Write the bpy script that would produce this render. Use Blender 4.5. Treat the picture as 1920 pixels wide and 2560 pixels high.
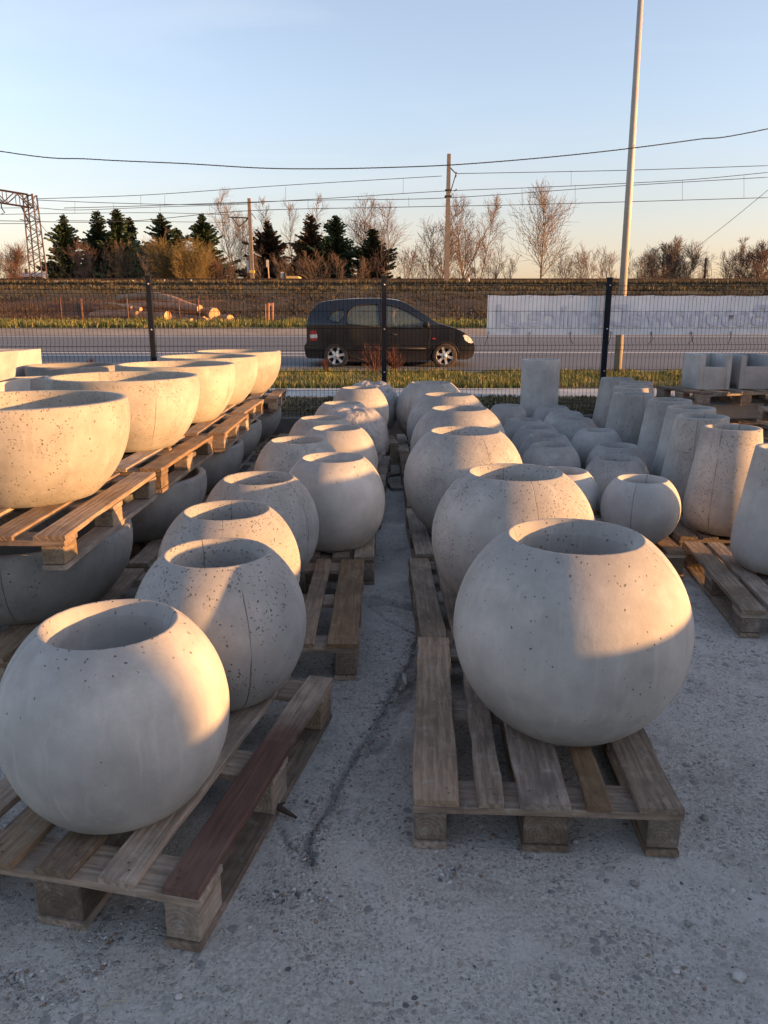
import bpy, bmesh, math, random
from mathutils import Vector, Matrix, noise
R = math.radians
PI = math.pi
for o in list(bpy.data.objects): bpy.data.objects.remove(o)
S = bpy.context.scene
COL = S.collection
# ------------------------------------------------------------------ camera, sky, sun, exposure
PITCH = math.atan(490/1923); CAMH = 1.55; FPX = 1923.0
cam = bpy.data.cameras.new('camera'); cam_o = bpy.data.objects.new('camera', cam); COL.objects.link(cam_o)
cam_o.location = (0, 0, CAMH); cam_o.rotation_euler = (PI/2-PITCH, 0, 0)
cam.sensor_fit = 'HORIZONTAL'; cam.sensor_width = 36; cam.lens = 36*FPX/1920
cam.clip_start = .05; cam.clip_end = 6000
S.camera = cam_o
S.render.resolution_x = 768; S.render.resolution_y = 1024
SUN_AZ, SUN_EL = 102.0, 7.0          # azimuth clockwise from +Y
w = bpy.data.worlds.new('World'); S.world = w; w.use_nodes = True
nt = w.node_tree; nt.nodes.clear()
sk = nt.nodes.new('ShaderNodeTexSky'); sk.sky_type = 'NISHITA'; sk.sun_disc = False
sk.sun_elevation = R(SUN_EL); sk.sun_rotation = R(SUN_AZ)
sk.air_density = 1.1; sk.dust_density = 1.5; sk.ozone_density = 2.5; sk.altitude = 200
bg = nt.nodes.new('ShaderNodeBackground'); bg.inputs[1].default_value = .15
wo = nt.nodes.new('ShaderNodeOutputWorld')
hs_ = nt.nodes.new('ShaderNodeHueSaturation'); hs_.inputs['Saturation'].default_value = .78; nt.links.new(sk.outputs[0], hs_.inputs['Color'])
tn = nt.nodes.new('ShaderNodeMix'); tn.data_type = 'RGBA'; tn.blend_type = 'MULTIPLY'; tn.inputs[0].default_value = 1; tn.inputs[7].default_value = (1.17, 1.025, 1.02, 1)
nt.links.new(hs_.outputs[0], tn.inputs[6]); 
# thin cirrus veils, all round the sky
tcw = nt.nodes.new('ShaderNodeTexCoord'); mpw = nt.nodes.new('ShaderNodeMapping'); mpw.inputs['Scale'].default_value = (1.2, 1.0, 5.5); mpw.inputs['Rotation'].default_value = (.25, .35, 0); nt.links.new(tcw.outputs['Generated'], mpw.inputs[0])
nzw = nt.nodes.new('ShaderNodeTexNoise'); nzw.inputs['Scale'].default_value = 1.7; nzw.inputs['Detail'].default_value = 6; nzw.inputs['Roughness'].default_value = .55; nzw.inputs['Distortion'].default_value = .8; nt.links.new(mpw.outputs[0], nzw.inputs['Vector'])
rpw = nt.nodes.new('ShaderNodeMapRange'); rpw.inputs[1].default_value = .48; rpw.inputs[2].default_value = .80; rpw.inputs[3].default_value = 0; rpw.inputs[4].default_value = .28; nt.links.new(nzw.outputs['Fac'], rpw.inputs[0])
scw = nt.nodes.new('ShaderNodeHueSaturation'); scw.inputs['Saturation'].default_value = .35; scw.inputs['Value'].default_value = 1.12; nt.links.new(tn.outputs[2], scw.inputs['Color'])
mxw = nt.nodes.new('ShaderNodeMix'); mxw.data_type = 'RGBA'; nt.links.new(rpw.outputs[0], mxw.inputs[0]); nt.links.new(tn.outputs[2], mxw.inputs[6]); nt.links.new(scw.outputs[0], mxw.inputs[7])

# dusk band: the lowest sky is peach all round the horizon
spw = nt.nodes.new('ShaderNodeSeparateXYZ'); nt.links.new(tcw.outputs['Generated'], spw.inputs[0])
hbw = nt.nodes.new('ShaderNodeMapRange'); hbw.interpolation_type = 'SMOOTHSTEP'; hbw.inputs[1].default_value = .26; hbw.inputs[2].default_value = .02; hbw.inputs[3].default_value = 0; hbw.inputs[4].default_value = 1; nt.links.new(spw.outputs[2], hbw.inputs[0])
pkw = nt.nodes.new('ShaderNodeMix'); pkw.data_type = 'RGBA'; pkw.blend_type = 'MULTIPLY'; pkw.inputs[7].default_value = (1.0, .84, .80, 1); nt.links.new(hbw.outputs[0], pkw.inputs[0]); nt.links.new(mxw.outputs[2], pkw.inputs[6])
nt.links.new(pkw.outputs[2], bg.inputs[0]); nt.links.new(bg.outputs[0], wo.inputs[0])
sl = bpy.data.lights.new('sun', 'SUN'); sl.energy = 4.8; sl.angle = R(.55); sl.color = (1.0, .49, .165)
so = bpy.data.objects.new('sun', sl); COL.objects.link(so)
sd = Vector((math.sin(R(SUN_AZ))*math.cos(R(SUN_EL)), math.cos(R(SUN_AZ))*math.cos(R(SUN_EL)), math.sin(R(SUN_EL))))
so.rotation_euler = sd.to_track_quat('Z', 'Y').to_euler(); so.location = sd*50
S.view_settings.view_transform = 'Standard'; S.view_settings.look = 'None'
S.view_settings.exposure = 1.52; S.view_settings.gamma = 1; S.view_settings.use_curve_mapping = False
try: S.cycles.max_bounces = 6
except Exception: pass

# ------------------------------------------------------------------ helpers
def at(px, py, Y=None, z=None):
    """world point of a photograph pixel at distance Y or height z"""
    u = (px-960)/FPX; v = (py-1280)/FPX
    dy = math.cos(PITCH)-v*math.sin(PITCH); dz = -v*math.cos(PITCH)-math.sin(PITCH)
    t = Y/dy if Y is not None else (z-CAMH)/dz
    return Vector((u*t, dy*t, CAMH+dz*t))
class MB:
    def __init__(s): s.v = []; s.f = []; s.m = []; s.sm = []
    def add(s, vs, fs, mi=0, smooth=False):
        b = len(s.v); s.v += [tuple(v) for v in vs]
        for f in fs: s.f.append([b+i for i in f]); s.m.append(mi); s.sm.append(smooth)
    def box(s, x0, x1, y0, y1, z0, z1, mi=0, M=None, ch=0.0):
        if ch:
            c = ch
            vs = []
            for (z, k) in ((z0, 1), (z0+c, 0), (z1-c, 0), (z1, 1)):
                a = c*k
                vs += [(x0+a+c*(1-k), y0+a, z), (x1-a-c*(1-k), y0+a, z), (x1-a, y0+a+c*(1-k), z), (x1-a, y1-a-c*(1-k), z), (x1-a-c*(1-k), y1-a, z), (x0+a+c*(1-k), y1-a, z), (x0+a, y1-a-c*(1-k), z), (x0+a, y0+a+c*(1-k), z)]
            fs = [list(range(7, -1, -1)), list(range(24, 32))]
            for k in range(3):
                for i in range(8):
                    j = (i+1) % 8; fs.append([k*8+i, k*8+j, k*8+8+j, k*8+8+i])
        else:
            vs = [(x0,y0,z0),(x1,y0,z0),(x1,y1,z0),(x0,y1,z0),(x0,y0,z1),(x1,y0,z1),(x1,y1,z1),(x0,y1,z1)]
            fs = [(3,2,1,0),(4,5,6,7),(0,1,5,4),(1,2,6,5),(2,3,7,6),(3,0,4,7)]
        if M is not None: vs = [M @ Vector(v) for v in vs]
        s.add(vs, fs, mi)
    def tube(s, pts, rad, n=6, mi=0, cap=True, smooth=True):
        pts = [Vector(p) for p in pts]
        if not isinstance(rad, (list, tuple)): rad = [rad]*len(pts)
        vs = []; fs = []
        for i, p in enumerate(pts):
            a = pts[max(0, i-1)]; b = pts[min(len(pts)-1, i+1)]
            d = (b-a).normalized() if (b-a).length > 1e-9 else Vector((0,0,1))
            up = Vector((0,0,1)) if abs(d.z) < .9 else Vector((1,0,0))
            x = d.cross(up).normalized(); y = x.cross(d).normalized()
            for k in range(n):
                t = 2*PI*k/n; vs.append(p+(x*math.cos(t)+y*math.sin(t))*rad[i])
        for i in range(len(pts)-1):
            for k in range(n):
                j = (k+1) % n; fs.append((i*n+k, i*n+j, (i+1)*n+j, (i+1)*n+k))
        if cap: fs.append(list(range(n-1, -1, -1))); fs.append([(len(pts)-1)*n+k for k in range(n)])
        s.add(vs, fs, mi, smooth)
    def lathe(s, prof, n=48, mi=0, smooth=True, M=None, closed=False):
        vs = []; fs = []
        for r, z in prof:
            for k in range(n):
                t = 2*PI*k/n; v = Vector((r*math.cos(t), r*math.sin(t), z)); vs.append(M @ v if M is not None else v)
        P = len(prof)
        for i in range(P-1):
            for k in range(n):
                j = (k+1) % n; fs.append((i*n+k, i*n+j, (i+1)*n+j, (i+1)*n+k))
        s.add(vs, fs, mi, smooth)
    def mesh(s, name, mats):
        me = bpy.data.meshes.new(name); me.from_pydata(s.v, [], s.f)
        for m in mats: me.materials.append(m)
        me.polygons.foreach_set('material_index', s.m); me.polygons.foreach_set('use_smooth', s.sm)
        me.update(); return me
    def build(s, name, mats, parent=None, **kw):
        if not isinstance(mats, (list, tuple)): mats = [mats]
        return link(name, s.mesh(name, mats), parent, **kw)
def link(name, me, parent=None, loc=None, rz=None, label=None, cat=None, group=None, kind=None):
    o = bpy.data.objects.new(name, me); COL.objects.link(o)
    if parent is not None: o.parent = parent
    if loc is not None: o.location = loc
    if rz is not None: o.rotation_euler = (0, 0, rz)
    return tag(o, label, cat, group, kind)
def tag(o, label=None, cat=None, group=None, kind=None):
    if label: o['label'] = label
    if cat: o['category'] = cat
    if group: o['group'] = group
    if kind: o['kind'] = kind
    return o
def empty(name, loc, rz=0, **kw):
    return link(name, None, None, loc, rz, **kw)
def hsh(*a):
    return random.Random(repr(a)).random()

# ------------------------------------------------------------------ materials
class NT:
    def __init__(s, name, rough=.8):
        s.mat = bpy.data.materials.new(name); s.mat.use_nodes = True; s.t = s.mat.node_tree
        s.b = s.t.nodes['Principled BSDF']; s.b.inputs['Roughness'].default_value = rough
        s.b.inputs['Specular IOR Level'].default_value = .3
    def n(s, typ, **kw):
        x = s.t.nodes.new(typ)
        for k, v in kw.items(): setattr(x, k, v)
        return x
    def l(s, a, b): s.t.links.new(a, b)
    def val(s, x, sock):
        if hasattr(x, 'is_linked') or hasattr(x, 'node'): s.l(x, sock)
        else: sock.default_value = x
    def math(s, op, a, b=0.0, c=None, clamp=False):
        x = s.n('ShaderNodeMath', operation=op); x.use_clamp = clamp
        s.val(a, x.inputs[0]); s.val(b, x.inputs[1])
        if c is not None: s.val(c, x.inputs[2])
        return x.outputs[0]
    def noise(s, vec, scale, detail=4, rough=.55, dist=0):
        x = s.n('ShaderNodeTexNoise'); x.inputs['Scale'].default_value = scale; x.inputs['Detail'].default_value = detail
        x.inputs['Roughness'].default_value = rough; x.inputs['Distortion'].default_value = dist; s.l(vec, x.inputs['Vector']); return x.outputs['Fac']
    def voro(s, vec, scale, feature='F1', rnd=1.0):
        x = s.n('ShaderNodeTexVoronoi', feature=feature); x.inputs['Scale'].default_value = scale; x.inputs['Randomness'].default_value = rnd; s.l(vec, x.inputs['Vector']); return x
    def ramp(s, fac, *stops, interp='LINEAR'):
        x = s.n('ShaderNodeValToRGB'); s.l(fac, x.inputs[0]); cr = x.color_ramp; cr.interpolation = interp
        while len(cr.elements) < len(stops): cr.elements.new(.5)
        for e, (p, c) in zip(cr.elements, stops):
            e.position = p; e.color = (c, c, c, 1) if not isinstance(c, (tuple, list)) else (*c, 1)
        return x.outputs[0]
    def mix(s, fac, a, b, mode='MIX'):
        x = s.n('ShaderNodeMix', data_type='RGBA', blend_type=mode); s.val(fac, x.inputs[0])
        for v, k in ((a, 6), (b, 7)):
            if isinstance(v, (tuple, list)): x.inputs[k].default_value = (*v, 1)
            else: s.l(v, x.inputs[k])
        return x.outputs[2]
    def coords(s, obj=True, rnd=True, scale=None):
        tc = s.n('ShaderNodeTexCoord'); v = tc.outputs['Object'] if obj else s.n('ShaderNodeNewGeometry').outputs['Position']
        raw = v
        if scale:
            m = s.n('ShaderNodeMapping'); m.inputs['Scale'].default_value = scale; s.l(v, m.inputs[0]); v = m.outputs[0]
        if rnd:
            oi = s.n('ShaderNodeObjectInfo'); a = s.n('ShaderNodeVectorMath', operation='ADD')
            k = s.math('MULTIPLY', oi.outputs['Random'], 37.0); c = s.n('ShaderNodeCombineXYZ')
            s.l(k, c.inputs[0]); s.l(s.math('MULTIPLY', oi.outputs['Random'], 91.0), c.inputs[1]); s.l(k, c.inputs[2])
            s.l(v, a.inputs[0]); s.l(c.outputs[0], a.inputs[1]); s.rnd = oi.outputs['Random']; v = a.outputs[0]
        return v, raw
    def bump(s, h, dist=.01, strength=1.0, prev=None):
        x = s.n('ShaderNodeBump'); x.inputs['Distance'].default_value = dist; x.inputs['Strength'].default_value = strength
        s.l(h, x.inputs['Height'])
        if prev is not None: s.l(prev, x.inputs['Normal'])
        return x.outputs[0]
    def out(s, col, normal=None, rough=None):
        s.val(col if not isinstance(col, (tuple, list)) else (*col, 1), s.b.inputs['Base Color'])
        if normal is not None: s.l(normal, s.b.inputs['Normal'])
        if rough is not None: s.val(rough, s.b.inputs['Roughness'])
        return s.mat
def sep(m, v):
    x = m.n('ShaderNodeSeparateXYZ'); m.l(v, x.inputs[0]); return x.outputs

def concrete(name, base=(.46, .445, .425), pores=.5, seam=True, H=.6, tint=.06):
    m = NT(name, .85)
    v, raw = m.coords()
    X, Y, Z = sep(m, raw)
    big = m.noise(v, 3.2, 5, .6); mid = m.noise(v, 14, 5, .65); fine = m.noise(v, 120, 4, .7)
    streak_v, _ = v, 0
    mp = m.n('ShaderNodeMapping'); mp.inputs['Scale'].default_value = (26, 26, 2.2); m.l(v, mp.inputs[0])
    streak = m.noise(mp.outputs[0], 1.0, 4, .6)
    dark = tuple(c*.68 for c in base); light = tuple(min(.62, c*1.16) for c in base)
    col = m.mix(m.ramp(big, (.34, 0), (.68, 1)), dark, light)
    col = m.mix(m.math('MULTIPLY', m.ramp(mid, (.4, 0), (.7, 1)), .35), col, tuple(c*.8 for c in base))
    col = m.mix(m.math('MULTIPLY', m.ramp(streak, (.54, 0), (.70, 1)), .3), col, tuple(min(.66, c*1.25) for c in base))
    col = m.mix(m.math('MULTIPLY', m.ramp(fine, (.35, 0), (.65, 1)), .16), col, dark)
    # per object warmth / brightness
    hs = m.n('ShaderNodeHueSaturation'); m.l(col, hs.inputs['Color'])
    m.l(m.math('MULTIPLY_ADD', m.rnd, .22, .88), hs.inputs['Value']); m.l(m.math('MULTIPLY_ADD', m.rnd, .7, .6), hs.inputs['Saturation'])
    col = hs.outputs[0]
    # grey weathered collar towards the top
    zz = m.math('DIVIDE', Z, H)
    collar = m.ramp(m.math('ADD', zz, m.math('MULTIPLY', m.math('SUBTRACT', mid, .5), .35)), (.80, 0), (1.0, 1))
    col = m.mix(m.math('MULTIPLY', collar, .55), col, tuple(c*.62 for c in base))
    # pores: two sizes, clustered
    msk = m.ramp(m.noise(v, 3.4, 5, .7), (.45, .05), (.61, 1))
    msk = m.math('ADD', m.math('MULTIPLY', msk, .9*pores), m.math('MULTIPLY', collar, .22+.3*min(1, pores)), clamp=True)
    dv = m.n('ShaderNodeVectorMath', operation='ADD'); m.l(v, dv.inputs[0])
    wn = m.n('ShaderNodeTexNoise'); wn.inputs['Scale'].default_value = 60; m.l(v, wn.inputs['Vector'])
    wsc = m.n('ShaderNodeVectorMath', operation='SCALE'); wsc.inputs['Scale'].default_value = .012; m.l(wn.outputs['Color'], wsc.inputs[0]); m.l(wsc.outputs[0], dv.inputs[1])
    def pits(scale, size, jitter_keep):
        vo = m.voro(dv.outputs[0], scale); r, g, b = m.n('ShaderNodeSeparateColor').outputs[:3], None, None
        sc = m.n('ShaderNodeSeparateColor'); m.l(vo.outputs['Color'], sc.inputs[0])
        keep = m.math('GREATER_THAN', m.math('MULTIPLY', msk, jitter_keep), sc.outputs[0])
        rad = m.math('MULTIPLY_ADD', sc.outputs[1], size*.8, size*.35)
        d = m.math('DIVIDE', vo.outputs['Distance'], rad)
        p = m.math('SUBTRACT', 1.0, d, clamp=True)
        p = m.math('MULTIPLY', m.math('MULTIPLY', p, 2.2, clamp=True), keep)
        return p
    p1 = pits(88, .32, 1.1); p2 = pits(36, .18, .50); p3 = pits(11, .09, .22)
    pit = m.math('MAXIMUM', m.math('MAXIMUM', p1, p2), p3)
    col = m.mix(m.math('MULTIPLY', pit, .68), col, tuple(c*.3 for c in base))
    h = m.math('ADD', m.math('MULTIPLY', pit, -1.0), m.math('ADD', m.math('MULTIPLY', fine, .10), m.math('MULTIPLY', mid, .22)))
    if seam:
        wob = m.math('MULTIPLY', m.math('SUBTRACT', m.noise(v, 6, 3), .5), .012)
        ax = m.math('ABSOLUTE', m.math('ADD', X, wob))
        sm = m.math('SUBTRACT', 1.0, m.math('DIVIDE', ax, .0022), clamp=True)
        sm = m.math('MULTIPLY', sm, m.ramp(m.noise(v, 6, 3), (.36, .15), (.55, 1)))
        col = m.mix(m.math('MULTIPLY', sm, .38), col, tuple(c*.35 for c in base))
        halo = m.math('MULTIPLY', m.math('SUBTRACT', 1.0, m.math('DIVIDE', ax, .03), clamp=True), .18)
        col = m.mix(halo, col, tuple(c*.7 for c in base))
        h = m.math('SUBTRACT', h, sm)
    return m.out(col, m.bump(h, .006, 1.0), m.math('MULTIPLY_ADD', mid, .2, .72))

def wood(name, base, dark, stain=False, block=False):
    m = NT(name, .78)
    v, raw = m.coords(scale=(1, .09, 1))
    rv = v
    if block:
        mp = m.n('ShaderNodeMapping'); mp.inputs['Location'].default_value = (.01, 0, -.035); m.l(raw, mp.inputs[0]); rv = mp.outputs[0]
    wv = m.n('ShaderNodeTexWave', wave_type='RINGS', rings_direction='Y'); wv.inputs['Scale'].default_value = 26 if block else 16; wv.inputs['Distortion'].default_value = 1.2 if block else 9
    wv.inputs['Detail'].default_value = 3; wv.inputs['Detail Scale'].default_value = 1.4; m.l(rv, wv.inputs['Vector'])
    g = m.noise(v, 70, 5, .7); g2 = m.noise(v, 9, 4, .6)
    v2, _ = m.coords(rnd=True)
    blot = m.noise(v2, 5, 4, .6); dust = m.noise(v2, 22, 5, .7)
    col = m.mix(m.math('MULTIPLY', wv.outputs['Fac'], .75), base, tuple(c*.70 for c in base))
    col = m.mix(m.ramp(g, (.44, 0), (.64, .75)), col, dark)
    col = m.mix(m.ramp(blot, (.42, 0), (.68, .8)), col, dark)
    col = m.mix(m.ramp(dust, (.55, 0), (.78, .5)), col, (.42, .40, .37))
    hs = m.n('ShaderNodeHueSaturation'); m.l(col, hs.inputs['Color'])
    m.l(m.math('MULTIPLY_ADD', m.rnd, .5, .72), hs.inputs['Value']); m.l(m.math('MULTIPLY_ADD', m.rnd, -.5, 1.15), hs.inputs['Saturation'])
    kn = m.voro(v, 2.6); k = m.math('SUBTRACT', 1.0, m.math('DIVIDE', kn.outputs['Distance'], .07), clamp=True)
    col = m.mix(m.math('MULTIPLY', k, .8), hs.outputs[0], tuple(c*.4 for c in dark))
    if stain:
        sy = m.math('ADD', sep(m, raw)[1], m.math('MULTIPLY', m.math('SUBTRACT', m.noise(v2, 3.5, 4, .6), .5), .5))
        f = m.math('MULTIPLY', m.ramp(m.math('ADD', sy, .5), (.0, .9), (.1, 1)), m.ramp(m.math('ADD', sy, .5), (.62, 1), (.80, 0)))
        kk = m.mix(m.ramp(g, (.4, 0), (.75, 1)), (.105,.048,.036), (.052,.027,.024))
        col = m.mix(m.math('MULTIPLY', f, .93), col if False else hs.outputs[0], kk)
    h = m.math('ADD', m.math('MULTIPLY', g, .7), m.math('MULTIPLY', wv.outputs['Fac'], .35))
    return m.out(col, m.bump(h, .003, .8))
def plain(name, col, rough=.6, metal=0, var=.15, scale=6, bumpd=0, spec=.3, rnd=True, obj=True):
    m = NT(name, rough); m.b.inputs['Metallic'].default_value = metal; m.b.inputs['Specular IOR Level'].default_value = spec
    v, _ = m.coords(obj=obj, rnd=rnd)
    n = m.noise(v, scale, 5, .6)
    c = m.mix(m.ramp(n, (.3, 0), (.7, 1)), tuple(x*(1-var) for x in col), tuple(min(1, x*(1+var)) for x in col))
    return m.out(c, m.bump(n, bumpd, 1) if bumpd else None)

CONC = {}
for k, (b, p, H) in dict(A=((.375,.368,.35), .80, .68), L=((.39,.38,.36), 1.0, .51), S=((.37,.366,.352), .45, .40),
                         V=((.38,.372,.355), 1.0, .70), B=((.42,.395,.34), 1.3, .47), X=((.40,.398,.39), .35, 99)).items():
    CONC[k] = concrete('concrete_'+k.lower(), b, p, k != 'X', H)
CONC['A1'] = concrete('concrete_a_smooth', (.375,.37,.355), .16, True, .68)
CONC['smooth'] = concrete('concrete_smooth', (.405,.397,.38), .02, True, .55)
CONC['damp'] = concrete('concrete_damp', (.30,.30,.29), .5, True, .9)
WOOD = [wood('pallet_wood_grey', (.33,.262,.190), (.12,.09,.066)), wood('pallet_wood_fresh', (.36,.255,.165), (.15,.10,.065)), wood('pallet_wood_brown', (.29,.215,.150), (.095,.066,.05))]
WOOD_RED = wood('pallet_wood_red_stain', (.40,.30,.21), (.17,.12,.08), stain=True)
WOODB = [wood('block_wood_grey', (.28,.22,.165), (.09,.07,.055), block=True), wood('block_wood_fresh', (.34,.245,.155), (.12,.085,.055), block=True), wood('block_wood_brown', (.24,.18,.13), (.08,.06,.045), block=True)]
M_NAIL = plain('nail_rust', (.06,.045,.04), .6)
M_STEEL = plain('fence_steel_anthracite', (.010,.013,.020), .75, 0, .1, 10, spec=.12)
M_WIREP = plain('fence_wire_anthracite', (.004,.005,.007), .9, 0, .1, 10, spec=.0)
M_BOLT = plain('bolt_zinc', (.45,.46,.48), .4, .8)

# ------------------------------------------------------------------ ground
FENCE_Y = 9.9; FENCE_M = .078
crack_px = [(1052,1588),(1030,1640),(985,1725),(945,1800),(905,1862),(868,1925),(832,1990),(795,2055),(768,2115),(770,2160)]
crack2_px = [(862,1488),(930,1496),(1000,1506),(1060,1522)]
crack3_px = [(925,1512),(965,1545),(1000,1562),(1052,1590)]
crack4_px = [(1560,1640),(1700,1628),(1920,1655)]
crack5_px = [(768,2130),(725,2105),(690,2060)]
def gp(l): return [at(a, b, z=0).to_2d() for a, b in l]
crack6_px = [(1046,1650),(1022,1720),(975,1805),(935,1868)]
CR = [(gp(crack_px), .010, .022), (gp(crack6_px), .040, .014), (gp(crack2_px), .05, .02), (gp(crack3_px), .006, .012), (gp(crack4_px), .005, .008), (gp(crack5_px), .006, .01)]
def seg_d(p, a, b):
    ab = b-a; t = max(0, min(1, (p-a).dot(ab)/max(1e-9, ab.dot(ab)))); return (p-(a+ab*t)).length
def crack_amt(x, y):
    p = Vector((x, y)); best = 0
    for pts, wd, dp in CR:
        wd2 = wd*(.7+.9*noise.noise(Vector((x*5, y*5, 3.3)))**2+.5*abs(noise.noise(Vector((x*14, y*14, 1)))))
        jx = .018*noise.noise(Vector((x*9, y*9, 0))); jy = .018*noise.noise(Vector((x*9, y*9, 7)))
        q = Vector((x+jx, y+jy))
        for a, b in zip(pts, pts[1:]):
            if min(a.x, b.x)-.1 < x < max(a.x, b.x)+.1 and min(a.y, b.y)-.1 < y < max(a.y, b.y)+.1:
                d = seg_d(q, a, b)
                if d < wd2*1.6: best = max(best, min(1, (wd2*1.6-d)/wd2)*dp)
    return best
def gmat():
    m = NT('yard_concrete', .92)
    v, _ = m.coords(obj=False, rnd=False)
    big = m.noise(v, .9, 6, .62); mid = m.noise(v, 6, 6, .65); fine = m.noise(v, 90, 6, .75); grit = m.noise(v, 320, 3, .8)
    col = m.mix(m.ramp(big, (.33, 0), (.66, 1)), (.44, .415, .37), (.62, .59, .535))
    col = m.mix(m.ramp(mid, (.40, 0), (.68, .75)), col, (.64, .62, .58))
    col = m.mix(m.ramp(fine, (.42, 0), (.58, .6)), col, (.24, .22, .195))
    col = m.mix(m.ramp(grit, (.56, 0), (.66, .55)), col, (.62, .60, .57))
    wn = m.n('ShaderNodeTexNoise'); wn.inputs['Scale'].default_value = 40; m.l(v, wn.inputs['Vector'])
    ws = m.n('ShaderNodeVectorMath', operation='SCALE'); ws.inputs['Scale'].default_value = .02; m.l(wn.outputs['Color'], ws.inputs[0])
    wv = m.n('ShaderNodeVectorMath', operation='ADD'); m.l(v, wv.inputs[0]); m.l(ws.outputs[0], wv.inputs[1])
    def pebbles(scale, rad, keep, seedc):
        vo = m.voro(wv.outputs[0], scale); sc = m.n('ShaderNodeSeparateColor'); m.l(vo.outputs['Color'], sc.inputs[0])
        kp = m.math('LESS_THAN', sc.outputs[0], keep)
        r = m.math('MULTIPLY_ADD', sc.outputs[1], rad*.7, rad*.5)
        d = m.math('SUBTRACT', 1.0, m.math('DIVIDE', vo.outputs['Distance'], r), clamp=True)
        p = m.math('MULTIPLY', m.math('MULTIPLY', d, 5, clamp=True), kp)
        c = m.ramp(sc.outputs[2], (0, (.20,.20,.205)), (.35, (.28,.27,.26)), (.6, (.36,.33,.30)), (.8, (.33,.23,.16)), (.92, (.58,.56,.53)))
        return p, c, m.math('MULTIPLY', d, kp)
    mk = m.ramp(m.noise(v, 2.2, 4, .6), (.34, .3), (.56, 1))
    h = m.math('ADD', m.math('MULTIPLY', fine, .5), m.math('ADD', m.math('MULTIPLY', mid, 1.2), m.math('MULTIPLY', grit, .22)))
    for sc_, rd, kp in ((26, .38, .42), (52, .40, .5), (120, .42, .6)):
        p, c, d = pebbles(sc_, rd, kp, 0)
        col = m.mix(m.math('MULTIPLY', m.math('MULTIPLY', p, mk), .8), col, c)
        h = m.math('ADD', h, m.math('MULTIPLY', m.math('MULTIPLY', d, mk), .5))
    # dirt in the slab joint
    a = m.n('ShaderNodeAttribute'); a.attribute_name = 'dirt'
    dn = m.math('MULTIPLY', a.outputs['Fac'], m.ramp(m.noise(v, 30, 4, .7), (.3, .5), (.6, 1)))
    col = m.mix(m.math('MULTIPLY', dn, .65), col, (.13, .12, .10))
    # pale dust drifts and damp stains
    col = m.mix(m.math('MULTIPLY', m.ramp(m.noise(v, 1.7, 5, .7, .6), (.50, 0), (.64, 1)), .7), col, (.62, .60, .56))
    col = m.mix(m.math('MULTIPLY', m.ramp(m.noise(v, 3.1, 4, .6, .4), (.58, 0), (.70, 1)), .6), col, (.24, .215, .19))
    return m.out(col, m.bump(h, .018, 1.0))
GM = gmat()
def grid_sheet(name, xs, ys, zf, mat, attr=None, **kw):
    vs = []; at_ = []
    for y in ys:
        for x in xs:
            z, a = zf(x, y); vs.append((x, y, z)); at_.append(a)
    nx = len(xs); fs = [(j*nx+i, j*nx+i+1, (j+1)*nx+i+1, (j+1)*nx+i) for j in range(len(ys)-1) for i in range(nx-1)]
    me = bpy.data.meshes.new(name); me.from_pydata(vs, [], fs); me.materials.append(mat)
    me.polygons.foreach_set('use_smooth', [True]*len(fs))
    if attr:
        A = me.attributes.new(attr, 'FLOAT', 'POINT'); A.data.foreach_set('value', at_)
    me.update(); return link(name, me, **kw)
def lin(a, b, n): return [a+(b-a)*i/n for i in range(n+1)]
def yz(x, y):
    c = crack_amt(x, y) if 0.9 < y < 5 and -1.3 < x < 3 else 0
    n3 = noise.noise(Vector((x*.9, y*.9, 0)))*.006+noise.noise(Vector((x*7, y*7, 4)))*.0030+noise.noise(Vector((x*25, y*25, 9)))*.0016
    fade = 1 if y < 9.5 else 0
    return n3*fade-.004-c, min(1, c/.012)
xs = lin(-60, -2.0, 29)[:-1]+lin(-2.0, -1.2, 8)[:-1]+lin(-1.2, 1.4, 200)[:-1]+lin(1.4, 3, 64)[:-1]+lin(3, 70, 33)
ys = lin(-25, .6, 13)[:-1]+lin(.6, 4.2, 270)[:-1]+lin(4.2, 9.4, 60)
grid_sheet('yard_ground', xs, ys, yz, GM, 'dirt', kind='structure')
def fy(x): return FENCE_Y+FENCE_M*x

def soil(name, c1, c2, c3, scale=3, bumpd=.05):
    m = NT(name, .95); v, _ = m.coords(obj=False, rnd=False)
    a = m.noise(v, scale, 8, .7); b = m.noise(v, scale*7, 6, .75); c = m.noise(v, scale*.23, 4, .6)
    col = m.mix(m.ramp(a, (.38, 0), (.62, 1)), c1, c2); col = m.mix(m.ramp(b, (.5, 0), (.66, .8)), col, c3)
    col = m.mix(m.ramp(c, (.4, 0), (.65, .5)), col, tuple(x*.6 for x in c1))
    return m.out(col, m.bump(m.math('ADD', a, b), bumpd, 1))
M_VERGE = soil('verge_soil_grass', (.060,.068,.026), (.115,.105,.045), (.17,.14,.07), 4)
M_DEAD = soil('dry_grass_soil', (.060,.055,.032), (.10,.085,.052), (.15,.125,.085), 5)
M_BANK = soil('embankment_soil', (.042,.034,.024), (.068,.052,.037), (.098,.074,.052), 1.4, .12)
M_BANKTOP = soil('embankment_grass', (.065,.058,.032), (.09,.076,.042), (.12,.095,.058), 1.2, .1)
M_FIELD = soil('field_soil', (.09,.075,.045), (.14,.115,.07), (.12,.12,.06), .05, .1)
M_PAVE = plain('footpath_concrete', (.40,.39,.37), .85, 0, .2, 3, .004, obj=False, rnd=False)
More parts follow.
